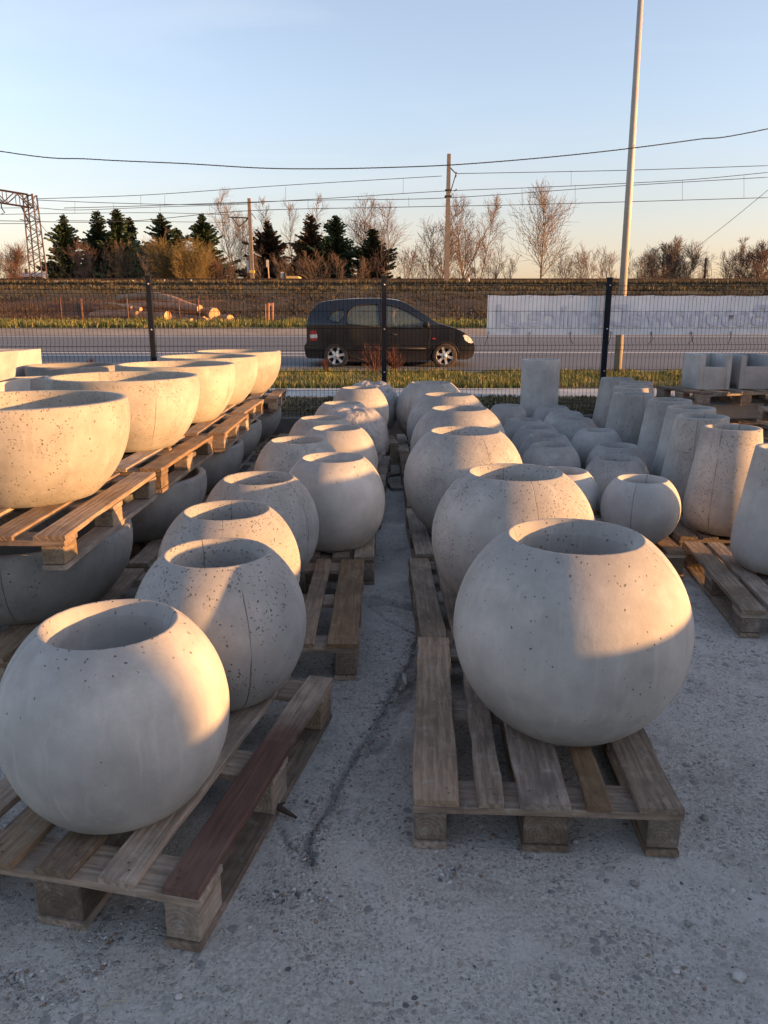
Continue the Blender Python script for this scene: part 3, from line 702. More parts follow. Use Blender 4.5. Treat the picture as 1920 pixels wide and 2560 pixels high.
for i, (y0, ln, lab) in enumerate([(3.02, 1.32, 'sunlit upper tier pallet under the nearest bowl'), (4.46, 1.3, 'sunlit upper tier pallet under the second bowl'), (5.86, 1.22, 'upper tier pallet under the middle bowl'),
                                    (7.16, 1.2, 'upper tier pallet under the fourth bowl'), (8.42, 1.2, 'hindmost upper tier pallet, reddish in the sun')]):
    xr = (-1.31, -1.30, -1.235, -1.30, -1.19)[i]; Wd = 1.0
    pallet(xr-Wd/2, y0+ln/2, UT-.146, R((0, -1, 1, 0, 2)[i]), Wd, ln, .146, lab, G4, wi=1, rough=.004,
           boards=[(-Wd/2+.06, .12), (-Wd/4, .12), (0, .14), (Wd/4-.02, .12), (Wd/2-.065, .13)])
for i, (y0, ln, lab) in enumerate([(3.0, 1.2, 'lower tier pallet under the dark front bowl'), (4.3, 1.25, 'lower tier pallet with light boards showing between bowl and spheres'), (5.65, 1.25, 'third lower tier pallet'), (6.98, 1.2, 'fourth lower tier pallet'), (8.25, 1.2, 'rear lower tier pallet')]):
    pallet(-1.68, y0+ln/2, 0, 0, 1.06, ln, .144, lab, G5, wi=1 if i < 2 else 0, boards=[(-.47, .12), (-.24, .12), (0, .14), (.24, .12), (.46, .14)])
# raised pallets carrying the boxes on the right
for x_, y_, z_, rz, wd, ln, lab in [(3.72, 8.55, UB-.146, R(16), 1.1, .8, 'grey raised pallet carrying the two notched box planters'), (3.72, 8.55, .32, R(16), 1.1, .8, 'lower pallet of the stack beneath the notched box planters'),
                                    (3.95, 6.8, .70-.146, R(-7), .8, 1.3, 'raised pallet carrying the big trough at the right edge'), (3.95, 6.8, .25, R(-7), .8, 1.3, 'lower pallet beneath the big trough at the right edge'),
                                    (-3.42, 6.6, .534, 0, .8, 1.2, 'raised pallet under the small stacked square planters at the left edge')]:
    pallet(x_, y_, z_, rz, wd, ln, .146, lab, 'raised pallets at the sides of the yard', wi=0)
GK = 'dark concrete blocks carrying the raised pallets'
def ped(x0, x1, y0, y1, z1, lab, zb=0, rz=0):
    b = MB(); w2, l2 = (x1-x0)/2, (y1-y0)/2; t = .05
    b.box(-w2, w2, -l2, l2, 0, z1-zb, ch=.01)
    b.build('concrete_block', CONC['damp'], None, loc=((x0+x1)/2, (y0+y1)/2, zb), rz=rz, label=lab, cat='concrete block', group=GK)
ped(3.35, 4.1, 8.3, 8.8, .32, 'dark concrete block under the stack of the notched box planters', rz=.28)
ped(3.35, 4.1, 8.3, 8.8, UB-.146, 'second dark block between the two pallets of the notched boxes', zb=.466, rz=.28)
ped(3.65, 4.25, 6.3, 7.3, .25, 'dark concrete block under the big trough stack', rz=-.12)
ped(3.65, 4.25, 6.3, 7.3, .554, 'second dark block between the two trough pallets', zb=.396, rz=-.12)
ped(4.15, 4.85, 1.84, 3.2, .698, 'dark concrete block added off the right edge to cast shade, under the third trough')  # unseen, added to stop low sun passing below the trough
ped(4.15, 4.85, .4, 1.836, .698, 'dark concrete block added off the right edge to cast shade, under the nearest trough')  # unseen, added to block the sun like its neighbour
ped(4.25, 4.75, 3.205, 3.62, 1.2, 'upright grey concrete block added off the right edge to cast shade, beyond the third trough')  # unseen block, added to keep sun off a middle sphere
trough('trough_planter', .5, 1.4, .41, .05, loc=(4.3, 5.45, .70), rz=0, label='concrete trough added off the right edge to cast shade, next before the big one', cat='planter', group=GT)  # unseen trough, added to shade the small spheres
ped(3.95, 4.65, 4.78, 6.1, .70, 'dark concrete block added off the right edge to cast shade, under the second trough')  # added with the trough above to close off the low sun
ped(5.3, 5.9, 7.82, 9.2, 1.7, 'tall concrete block added outside the right edge to shade the box planters')  # unseen block, added to shade the boxes and the upright cylinder
ped(5.9, 6.5, 5.2, 6.6, 1.4, 'tall concrete block added outside the right edge to cast shade beyond the big trough')  # unseen block, added to keep sun off the rear spheres
ped(-3.75, -3.1, 6.1, 7.1, .534, 'dark concrete block under the small square planters')
ped(-4.95, -4.05, 8.55, 9.4, .34, 'dark concrete block under the big rear square planters')
ped(-3.9, -3.2, 8.55, 9.2, .62, 'dark concrete block under the shaded bowl behind the second upper bowl')
b = MB(); b.box(-.14, .14, -.14, .14, 0, .68); b.build('concrete_block', CONC['damp'], None, loc=(-3.38, 7.45, 0), label='dark concrete block under the lone tapered planter', cat='concrete block', group=GK)

# loose boards in the aisle
for (px, py, L, Wd, rz, lab) in [(985, 1213, .42, .12, R(8), 'short grey loose board lying in the aisle between the sphere rows'), (992, 1187, .5, .10, R(-62), 'loose board lying askew behind the short grey one')]:
    p = at(px, py, z=.0); link('loose_board', board_mesh(Wd, L, .02, 0, True, .005), None, (p.x, p.y, .004), rz, label=lab, cat='board')
p = at(1012, 1705, z=0); b = MB(); b.tube([(-.01,-.05,.012),(0,0,.014),(.012,.05,.012)], [.006,.012,.007], 7); b.build('stone_shard', CONC['X'], None, loc=(p.x, p.y, 0), rz=.3, label='long grey shard of stone lying in the slab joint', cat='stone')
M_STICK = plain('dead_stick', (.05,.035,.028), .9, 0, .3, 30)
p = at(690, 2035, z=0); b = MB(); b.tube([(-.06,.03,.025),(-.01,.012,.03),(.03,-.012,.02),(.07,-.03,.008)], [.010,.012,.009,.004], 7); b.tube([(0,.01,.02),(.03,.02,.03)], [.005,.002], 5)
b.build('stick', M_STICK, None, loc=(p.x, p.y, 0), label='dark broken stick beside the front left pallet', cat='stick')

# ------------------------------------------------------------------ fence
def zat(py, Y): return at(960, py, Y=Y).z
F = empty('wire_fence', (0, FENCE_Y, 0), math.atan(FENCE_M), label='anthracite welded wire mesh fence on dark concrete base boards behind the planters', cat='fence')
SP = 2.848; zt_, zb_ = 1.965, .30
posts = [SP*i for i in range(-4, 5)]
hz = [zat(p, FENCE_Y) for p in (713, 725, 735, 778, 821, 864, 876, 928, 975, 1012, 1024)]
def off(z):
    o = 0
    for c in (zat(724, FENCE_Y), zat(870, FENCE_Y), zat(1018, FENCE_Y)):
        d = abs(z-c)
        if d < .075: o = max(o, .035*min(1, (.075-d)/.045))
    return -o
zk = [zb_]
for c in (zat(1018, FENCE_Y), zat(870, FENCE_Y), zat(724, FENCE_Y)): zk += [c-.075, c-.03, c+.03, c+.075]
zk = [z for z in sorted(zk) if z < zt_-.002]+[zt_]
pb = MB(); 
for k in range(55):
    x = -SP/2+.045+(SP-.09)*k/54
    pb.tube([(x, off(z), z) for z in zk], .0020, 4, smooth=False, cap=False)
for z in hz:
    pb.tube([(-SP/2+.03, off(z)+.005, z), (SP/2-.03, off(z)+.005, z)], .0024, 4, smooth=False)
pme = pb.mesh('wire_panel', [M_WIREP])
qb = MB(); qb.box(-SP/2+.035, SP/2-.035, -.03, .03, -.1, zb_-.01, ch=.006); qme = qb.mesh('base_board', [M_BASE])
ob = MB(); ob.box(-.03, .03, -.045, .015, -.1, zt_+.045, ch=.003); ob.box(-.033, .033, -.048, .018, zt_+.045, zt_+.055); ome = ob.mesh('post', [M_STEEL])
cb = MB()
cb.lathe([(.0, -.0), (.011, 0), (.011, .004), (.007, .008), (.0, .008)], 8, M=Matrix.Rotation(PI/2, 4, 'X')); cme = cb.mesh('bolt', [M_BOLT])
for i, x in enumerate(posts):
    po = link('post', ome, F, (x, 0, 0))
    for z in (zat(712, FENCE_Y), zat(823, FENCE_Y), zat(930, FENCE_Y), .42): link('bolt', cme, po, (0, -.0455, z))
    if i < len(posts)-1: link('wire_panel', pme, F, (x+SP/2, -.0, 0)); link('base_board', qme, F, (x+SP/2, 0, 0))

# banner hung behind the fence
MBAN = NT('banner_vinyl', .5); vB_, _ = MBAN.coords(rnd=False); nB = MBAN.noise(vB_, 3, 4, .5, .8)
MBAN = MBAN.out(MBAN.mix(MBAN.ramp(nB, (.35, 0), (.65, 1)), (.78,.78,.80), (.86,.86,.88)), MBAN.bump(nB, .02, .6))
BL = empty('banner', (0, FENCE_Y, 0), math.atan(FENCE_M), label='long white banner tied behind the fence, its faded lettering seen mirrored from the back', cat='banner')
bx0, bx1 = at(1222, 790, Y=10.0).x, 7.4; bz1, bz0 = zat(737, FENCE_Y+.1), zat(838, FENCE_Y+.1)
vs = []; nx, nz = 220, 10
bm_y = .075
for j in range(nz+1):
    for i in range(nx+1):
        x = bx0+(bx1-bx0)*i/nx; t = j/nz; z = bz0+(bz1-bz0)*t
        sag = .010*abs(math.sin((x-bx0)*PI/.53))*(t if j == nz else 0)
        yy = bm_y+.012*noise.noise(Vector((x*1.6, z*2, 0)))+.005*noise.noise(Vector((x*6, z*3, 2)))+(.02*noise.noise(Vector((x*11, z*7, 2))) if 4.6 < x < 5.3 else 0)
        vs.append((x, yy, z-sag))
fs = [(j*(nx+1)+i, j*(nx+1)+i+1, (j+1)*(nx+1)+i+1, (j+1)*(nx+1)+i) for j in range(nz) for i in range(nx)]
b = MB(); b.add(vs, fs, 0, True); sheet = b.build('sheet', MBAN, BL)
M_INK = plain('banner_showthrough_ink', (.65,.65,.73), .5, 0, .04, 4)
fc = bpy.data.curves.new('lettering_curve', 'FONT'); fc.body = 'BetonoweDonice.pl'; fc.size = .47; fc.offset = .009; fc.resolution_u = 4
to = bpy.data.objects.new('tmp', fc); COL.objects.link(to); bpy.context.view_layer.update()
tm = bpy.data.meshes.new_from_object(to.evaluated_get(bpy.context.evaluated_depsgraph_get())); bpy.data.objects.remove(to)
bmm = bmesh.new(); bmm.from_mesh(tm); bmesh.ops.subdivide_edges(bmm, edges=[e for e in bmm.edges if e.calc_length() > .12], cuts=3, use_grid_fill=False); bmesh.ops.triangulate(bmm, faces=bmm.faces); bmm.to_mesh(tm); bmm.free()
mnx = min(v.co.x for v in tm.vertices); mxx = max(v.co.x for v in tm.vertices)
lx0, lx1 = at(1246, 790, Y=10.0).x, at(1935, 790, Y=10.25).x
for v in tm.vertices:
    t = (v.co.x-mnx)/(mxx-mnx); x = lx1+(lx0-lx1)*t; z = bz0+.115+v.co.y*.80
    yy = bm_y+.012*noise.noise(Vector((x*1.6, z*2, 0)))+.005*noise.noise(Vector((x*6, z*3, 2)))+(.02*noise.noise(Vector((x*11, z*7, 2))) if 4.6 < x < 5.3 else 0)
    v.co = Vector((x, yy-.012, z))
tm.materials.append(M_INK); link('lettering', tm, BL)
M_TIE = plain('tie_black', (.012,.012,.013), .5)
for i in range(11):
    x = bx0+.02+i*.535
    b = MB(); b.tube([(x, bm_y-.004, bz1-.02), (x-.01, .02, bz1-.005), (x-.015, -.008, bz1+.01), (x+.005, -.006, bz1-.01)], .004, 5); b.build('tie', M_TIE, BL)
    b = MB(); b.tube([(x, bm_y-.004, bz0+.03), (x-.02, .02, bz0-.03), (x-.05+.03*(i % 3), .0, bz0-.10), (x-.045+.03*(i % 3), -.006, bz0-.115)], .004, 5)
    if i in (4, 5): b.tube([(x, bm_y-.004, bz0+.03), (x+.01, .02, bz0-.05), (x-.06, .0, bz0-.12)], .0035, 5)
    b.build('tie', M_TIE, BL)
    b = MB(); b.lathe([(.006, 0), (.014, 0), (.014, .002), (.006, .002)], 10, M=Matrix.Translation((x, bm_y-.012, bz0+.03)) @ Matrix.Rotation(PI/2, 4, 'X')); b.build('eyelet', M_BOLT, BL)

# ------------------------------------------------------------------ lamp pole and overhead cable
M_POLE = plain('pole_painted_metal', (.36,.33,.29), .55, .1, .1, 3)
LP = empty('street_lamp', (5.09, 17.0, .33), label='tall pale tapered street lamp pole behind the banner', cat='street lamp')
b = MB(); b.tube([(0,0,0), (-.04,0,4), (-.11,0,8.9)], [.088, .072, .045], 20); b.build('pole', M_POLE, LP)
b = MB(); b.tube([(-.11,0,8.85),(-.11,.3,9.1),(-.11,1.2,9.25)], [.04,.035,.03], 10); b.box(-.22, 0, 1.1, 1.75, 9.2, 9.32, ch=.02); b.build('lamp_head', M_POLE, LP)
M_CABLE = plain('cable_black', (.03,.03,.033), .6)
def cable(name, pxl, Ys, rad, lab, cat='cable', group=None, wav=0, n=6, mat=None, ext=None):
    """smooth curve through photograph points at the given distances"""
    P = [at(a, b_, Y=Ys if not isinstance(Ys, (list, tuple)) else Ys[i]) for i, (a, b_) in enumerate(pxl)]
    if ext:   # extend beyond the frame to the supports
        P = [P[0]+(P[0]-P[1]).normalized()*ext[0]+Vector((0,0,ext[1]))]+P+[P[-1]+(P[-1]-P[-2]).normalized()*ext[2]+Vector((0,0,ext[3]))]
    out = []
    for i in range(len(P)-1):
        p0 = P[max(0, i-1)]; p1 = P[i]; p2 = P[i+1]; p3 = P[min(len(P)-1, i+2)]
        K = 14
        for k in range(K):
            t = k/K; out.append(.5*((2*p1)+(p2-p0)*t+(2*p0-5*p1+4*p2-p3)*t*t+(3*p1-p0-3*p2+p3)*t**3))
    out.append(P[-1])
    b = MB(); b.tube(out, rad, n)
    if wav: # twisted bundle
        q = []
        for i in range(len(out)-1):
            for k in range(6):
                t = k/6; c = out[i].lerp(out[i+1], t); a = (i*6+k)*.8; q.append(c+Vector((0, math.cos(a), math.sin(a)))*rad*.6)
        b.tube(q, rad*.6, 4)
    return b.build(name, mat or M_CABLE, None, label=lab, cat=cat, group=group)
cable('overhead_cable', [(0,378),(230,398),(463,409),(650,420),(800,422),(960,419),(1134,412),(1350,395),(1550,374),(1740,349),(1920,322)], 16.0, .010, 'thick twisted black cable sagging across the whole sky in front of the lamp pole', wav=1, ext=(6, .5, 6, .4))

# ------------------------------------------------------------------ railway
M_RAIL = plain('rail_rust', (.05,.035,.03), .6, .3, .2, 20)
M_SLEEP = plain('sleeper_concrete', (.14,.125,.11), .9, 0, .25, 6)
T_ = empty('railway_track', (0, 53, 3.62), label='railway track running along the top of the embankment', cat='railway track')
sb = MB(); sb.box(-.13, .13, -1.25, 1.25, 0, .17, ch=.015); sme = sb.mesh('sleeper', [M_SLEEP])
for i in range(-62, 62):
    link('sleeper', sme, T_, (i*.65+.2, 0, -.11))
for yy in (-.75, .75):
    b = MB(); b.box(-60, 60, yy-.035, yy+.035, .26, .30); b.box(-60, 60, yy-.01, yy+.01, .13, .26); b.box(-60, 60, yy-.07, yy+.07, .11, .13); b.build('rail', M_RAIL, T_)
M_PC = plain('mast_concrete', (.16,.135,.115), .85, 0, .2, 5)
M_PB = plain('mast_bracket_steel', (.045,.04,.038), .6, .3)
M_INS = plain('insulator_brown', (.07,.03,.025), .3, 0, .1, 5, spec=.6)
def ins(bm, p, q, n=5, r=.09):
    p = Vector(p); q = Vector(q)
    for i in range(n):
        c = p.lerp(q, (i+.5)/n); d = (q-p).normalized()*.02; bm.tube([c-d, c, c+d], [.03, r, .03], 8)
    bm.tube([p, q], .02, 5)
# near mast
p0 = at(1116, 716, Y=48.6); pt = at(1118, 385, Y=48.6)
A = empty('catenary_mast', (p0.x, 48.6, p0.z-.4), label='tall concrete railway mast right of the car, nearest and tallest', cat='railway mast', group='railway masts')
Hm = pt.z-p0.z+.4
b = MB(); b.box(-.14, .14, -.16, .16, 0, .1)
vs = [(-.15,-.17,0),(.15,-.17,0),(.15,.17,0),(-.15,.17,0),(-.10,-.11,Hm),(.10,-.11,Hm),(.10,.11,Hm),(-.10,.11,Hm)]
b = MB(); b.add(vs, [(3,2,1,0),(4,5,6,7),(0,1,5,4),(1,2,6,5),(2,3,7,6),(3,0,4,7)]); b.build('pole', M_PC, A)
b = MB(); b.tube([(.1,0,Hm-.75),(.45,.1,Hm-1.05),(.42,.4,Hm-1.2)], .035, 6); b.tube([(.12,0,Hm-2.1),(.42,.1,Hm-1.15)], .035, 6); b.build('bracket', M_PB, A)
b = MB(); ins(b, (.36,.1,Hm-2.0), (.52,.1,Hm-1.9), 3, .06); ins(b, (.43,.1,Hm-1.25), (.46,.1,Hm-.95), 4, .07); b.build('insulator', M_INS, A)
b = MB(); b.box(-.20, .20, -.22, .22, Hm-2.35, Hm-2.27); b.box(-.19, .19, -.21, .21, Hm-2.0, Hm-1.94); b.build('clamp', M_PB, A)
# far mast with cantilever
p0 = at(631, 703, Y=66); pt = at(625, 496, Y=66)
A = empty('catenary_mast', (p0.x, 66, p0.z-1.8), label='shorter railway mast with a cantilever arm left of the car', cat='railway mast', group='railway masts')
Hm = pt.z-p0.z+1.8
vs = [(-.16,-.17,0),(.16,-.17,0),(.16,.17,0),(-.16,.17,0),(-.12,-.12,Hm),(.12,-.12,Hm),(.12,.12,Hm),(-.12,.12,Hm)]
b = MB(); b.add(vs, [(3,2,1,0),(4,5,6,7),(0,1,5,4),(1,2,6,5),(2,3,7,6),(3,0,4,7)]); b.build('pole', M_PC, A)
k = 66/1923
zc = lambda py: at(625, py, Y=66).z-(p0.z-1.8)
xc = lambda px: at(px, 560, Y=66).x-p0.x
b = MB(); b.tube([(xc(622),0,zc(545)),(xc(600),0,zc(544)),(xc(574),0,zc(543))], .05, 6); b.tube([(xc(622),0,zc(545)),(xc(598),0,zc(567)),(xc(580),0,zc(543))], .045, 6); b.tube([(xc(627),0,zc(530)),(xc(641),0,zc(548))], .03, 5); b.build('cantilever_arm', M_PB, A)
b = MB(); ins(b, (xc(573),0,zc(535)), (xc(573),0,zc(556)), 6, .12); ins(b, (xc(617),0,zc(545)), (xc(605),0,zc(544)), 4, .10); b.build('insulator', M_INS, A)
b = MB(); b.box(xc(613), xc(619), -.1, .1, zc(682), zc(651)); b.build('signal_plate', plain('plate_grey', (.35,.36,.38), .5), A)
b = MB(); b.box(-.2, .2, -.21, .21, zc(683), zc(676)); b.build('yellow_band', plain('band_yellow', (.4,.3,.08), .6), A)
# lattice portal at the left
M_LAT = plain('portal_steel_rusty', (.045,.028,.030), .7, .1, .3, 4)
gx0, gz0 = at(98, 702, Y=58).x, at(98, 702, Y=58).z; gzt = at(75, 486, Y=58).z; gxt = at(74, 486, Y=58).x
A = empty('catenary_portal', (gx0, 58, gz0-.5), label='rust brown lattice railway portal with a truss beam at the left edge', cat='railway portal')
Hg = gzt-gz0+.5; dx = gxt-gx0
def P_(t, sx, sy): wv = .44*(1-t)+.34*t; return Vector((dx*t+sx*wv, sy*wv, Hg*t))
for sx in (-1, 1):
    for sy in (-1, 1):
        b = MB(); b.tube([P_(0, sx, sy), P_(1, sx, sy)], .055, 4, smooth=False); b.build('upright', M_LAT, A)
b = MB(); NL = 15
for i in range(NL):
    t0, t1 = i/NL, (i+1)/NL; s = 1 if i % 2 else -1
    for sy in (-1, 1): b.tube([P_(t0, s, sy), P_(t1, -s, sy)], .028, 4, smooth=False)
    for sx in (-1, 1): b.tube([P_(t0, sx, s), P_(t1, sx, -s)], .028, 4, smooth=False)
b.build('lattice_brace', M_LAT, A)
b = MB(); bz = Hg; Lb = 9.0; n = 12
dyb = -1.2
def Q(t, sz, sy): return Vector((dx-Lb*t, sy*.3+dyb*t*3, bz-.45+sz*.42+.25*math.sin(t*PI)+.62*t))
for sz in (-1, 1):
    for sy in (-1, 1): b.tube([Q(0, sz, sy), Q(.5, sz, sy), Q(1, sz, sy)], .045, 4, smooth=False)
b.build('beam_chord', M_LAT, A)
b = MB()
for i in range(n):
    t0, t1 = i/n, (i+1)/n; s = 1 if i % 2 else -1
    for sy in (-1, 1): b.tube([Q(t0, s, sy), Q(t1, -s, sy)], .035, 4, smooth=False); b.tube([Q(t0, -1, sy), Q(t0, 1, sy)], .03, 4, smooth=False)
b.build('beam_brace', M_LAT, A)
b = MB(); q = lambda px, py: at(px, py, Y=58)-Vector((gx0, 58, gz0-.5))
b.tube([q(54,516), q(72,556)], .06, 5); b.tube([q(50,549), q(74,553)], .03, 5); b.tube([q(2,500), q(4,520), q(12,532), q(4,535)], .04, 5); b.build('hanger', M_PB, A)
M_WIRE = plain('catenary_wire', (.05,.045,.045), .6)
GW = 'railway overhead wires'
for pts, Y_, lab in [
    ([(90,497),(370,487),(700,464),(1105,440)], 54, 'topmost thin railway wire between portal and near mast'),
    ([(1140,434),(1550,426),(1920,414)], 51, 'topmost thin railway wire right of the near mast'),
    ([(90,500),(300,508),(520,511),(800,497),(1105,478),(1330,469),(1550,459),(1740,448),(1920,431)], 53, 'railway messenger wire rising to the right edge'),
    ([(160,520),(347,515),(763,501),(1110,495),(1550,465),(1920,443)], 52, 'railway contact wire crossing just below the messenger wire'),
    ([(0,552),(300,554),(620,527),(990,518),(1300,512),(1550,505),(1920,494)], 51, 'lowest long railway wire crossing in front of the mast'),
    ([(0,520),(96,520),(185,525),(385,518),(627,510)], 60, 'upper railway wire at far left running to the far mast'),
    ([(0,536),(200,533),(400,532),(572,537)], 62, 'middle railway wire at far left ending at the cantilever insulator'),
    ([(0,559),(68,559)], 58, 'short railway wire stub left of the portal leg'),
    ([(572,556),(300,553),(140,551)], 66, 'lower railway wire ending at the cantilever insulator'),
    ([(89,546),(129,594),(150,622)], 58, 'slanting guy wire from the portal leg down to the right')]:
    cable('railway_wire', pts, Y_, .019, lab, 'wire', GW, 0, 4, M_WIRE)
cable('guy_wire', [(1920,475),(1820,557),(1716,638),(1660,682)], [46, 50, 55, 57], .017, 'slanting wire coming down from the right edge towards the bushes', 'wire', None, 0, 4, M_WIRE)
DL = {(352,488): 'upper one above the olive willow bush', (412,487): 'upper one right above the smaller spruce', (714,467): 'long one left of the tall mixed spruce', (1008,446): 'long one left of the near mast top', (1428,427): 'long one just right of the lone tree', (93,500): 'beside the portal leg',
 (187,504): 'above the gap right of the free standing spruce', (284,507): 'above the tallest dark spruce', (524,512): 'above the broad dark spruce', (400,511): 'lower one over the airy spruce', (890,500): 'above the thin bare tree', (1022,493): 'low one left of the near mast',
 (1438,462): 'low one left of the lamp pole', (1706,450): 'above the two round shrub trees', (1860,437): 'nearest the right edge', (1305,470): 'left of the lone tree', (770,500): 'above the tall mixed spruce'}
for x_, y0_, y1_ in [(352,488,516),(412,487,516),(714,467,500),(1008,446,484),(1428,427,466),(93,500,534),(187,504,533),(284,507,534),(524,512,530),(400,511,529),(890,500,520),(1022,493,518),(1438,462,508),(1706,450,500),(1860,437,496),(1305,470,511),(770,500,523)]:
    a = at(x_, y0_, Y=52.5); c = at(x_, y1_, Y=52.5); b = MB(); b.tube([a, c], .011, 3)
    b.build('dropper_wire', M_WIRE, None, label='thin vertical dropper between the railway wires, '+DL[(x_, y0_)], cat='wire', group='droppers between the railway wires')
# small things along the track
def tbox(name, px0, px1, py0, py1, Y_, dep, mat, lab, cat, grp=None):
    a = at(px0, py1, Y=Y_); c = at(px1, py0, Y=Y_); b = MB(); b.box(a.x, c.x, Y_-dep/2, Y_+dep/2, a.z-.15, c.z, ch=.01); return b.build(name, mat, None, label=lab, cat=cat, group=grp)
M_WH = plain('weathered_white', (.45,.42,.38), .8, 0, .2, 4); M_OR = plain('sunbleached_wood', (.38,.27,.17), .8, 0, .25, 3)
tbox('concrete_slab', 139, 170, 702, 708, 50.0, .5, M_WH, 'pale concrete slab lying on the trackside left of the crate', 'slab')
tbox('crate', 236, 262, 704, 709, 50.0, .6, plain('crate_grey', (.13,.14,.16), .8), 'grey half of the crates on the trackside above the logs', 'crate', 'crates on the trackside')
tbox('crate', 263, 285, 703, 711, 50.0, .6, M_OR, 'pale wooden crate on the trackside beside the grey one', 'crate', 'crates on the trackside')
for x_, y_, lab in [(333,700,'small white marker post above the logs'), (412,699,'tiny white marker post right of the log pile'), (478,699,'tiny white marker post before the tallest middle spruce'), (1170,695,'squat white marker post right of the near mast')]:
    a = at(x_, 711, Y=50.2); t = at(x_, y_, Y=50.2); b = MB(); b.tube([(a.x,50.2,a.z-.1),(a.x,50.2,t.z-.05),(a.x,50.2,t.z)], [.06 if x_ < 1000 else .1]*2+[.04], 8); b.build('marker_post', M_WH, None, label=lab, cat='post', group='white marker posts along the track')
a = at(673, 703, Y=56); t = at(669, 650, Y=56); b = MB(); b.tube([(a.x,56,a.z-.3),(t.x,56,t.z)], .045, 6); 
o_ = empty('railway_sign', (0,0,0), label='slim pale railway sign post between mast and spruces', cat='sign'); b.build('post', M_OR, o_)
b = MB(); b.box(t.x-.09, t.x+.09, 55.9, 55.94, t.z-.5, t.z); b.build('plate', M_WH, o_)
o_ = empty('track_signal', (0,0,0), label='low white and black ground signal leaning beside the track', cat='signal')
a = at(707, 703, Y=55.5); b = MB(); b.box(a.x-.12, a.x+.08, 55.4, 55.5, a.z-.1, a.z+.6, M=None); b.build('board', M_WH, o_); b = MB(); b.box(a.x+.1, a.x+.26, 55.3, 55.55, a.z+.2, a.z+.55, ch=.02); b.build('lamp_box', M_PB, o_)
tbox('yellow_hut', 718, 750, 692, 703, 62, 2, plain('hut_yellow', (.45,.33,.13), .8), 'small yellow hut behind the track below the brown spruces', 'hut')
sh_ = empty('shed', (0,0,0), label='low blue grey shed roof far behind the track at left', cat='building')
a = at(42, 700, Y=110); c = at(122, 681, Y=110); b = MB(); b.box(a.x, c.x, 108, 116, 2, c.z-.5); b.build('wall', plain('shed_wall', (.14,.15,.17), .8), sh_)
b = MB(); b.add([(a.x-.3,107.5,c.z-.7),(c.x+.3,107.5,c.z-.7),(c.x+.3,112,c.z+.1),(a.x-.3,112,c.z+.1),(c.x+.3,116.5,c.z-.7),(a.x-.3,116.5,c.z-.7)], [(0,1,2,3),(3,2,4,5)]); b.build('roof', plain('shed_roof', (.20,.22,.26), .6), sh_)
b = MB(); b.box(a.x+1.0, a.x+1.3, 110.5, 110.8, c.z-.4, c.z+.5); b.build('chimney', M_PB, sh_)
a = at(1763, 700, Y=75); t = at(1765, 645, Y=75); b = MB(); b.tube([(a.x,75,a.z-2),(t.x,75,t.z)], [.13,.11], 8); b.build('wooden_pole', plain('pole_dark_wood', (.05,.045,.045), .8), None, label='short dark wooden pole standing among the bushes at right', cat='pole')

# ------------------------------------------------------------------ trees
M_BARK = plain('bark_brown', (.085,.062,.048), .95, 0, .3, 8, .01)
M_TWIG = [plain('twig_brown', (.15,.105,.08), .95, 0, .2, 2), plain('twig_reddish', (.15,.092,.07), .95, 0, .2, 2), plain('twig_olive', (.17,.125,.05), .95, 0, .2, 2), plain('twig_pale', (.18,.14,.11), .95, 0, .2, 2)]
M_NEEDLE = [plain('spruce_needles', (.038,.060,.027), .95, 0, .45, 1.5), plain('spruce_needles_brown', (.060,.042,.024), .95, 0, .45, 1.5), plain('spruce_needles_light', (.034,.044,.020), .95, 0, .45, 1.5)]
def stick(b, p, q, r0, r1, mi=0):
    d = (q-p).normalized(); up = Vector((0,0,1)) if abs(d.z) < .9 else Vector((1,0,0)); x = d.cross(up).normalized(); y = x.cross(d)
    vs = [c+(x*math.cos(2*PI*k/3)+y*math.sin(2*PI*k/3))*r for c, r in ((p, r0), (q, r1)) for k in range(3)]
    b.add(vs, [(0,1,4,3),(1,2,5,4),(2,0,3,5)], mi, True)
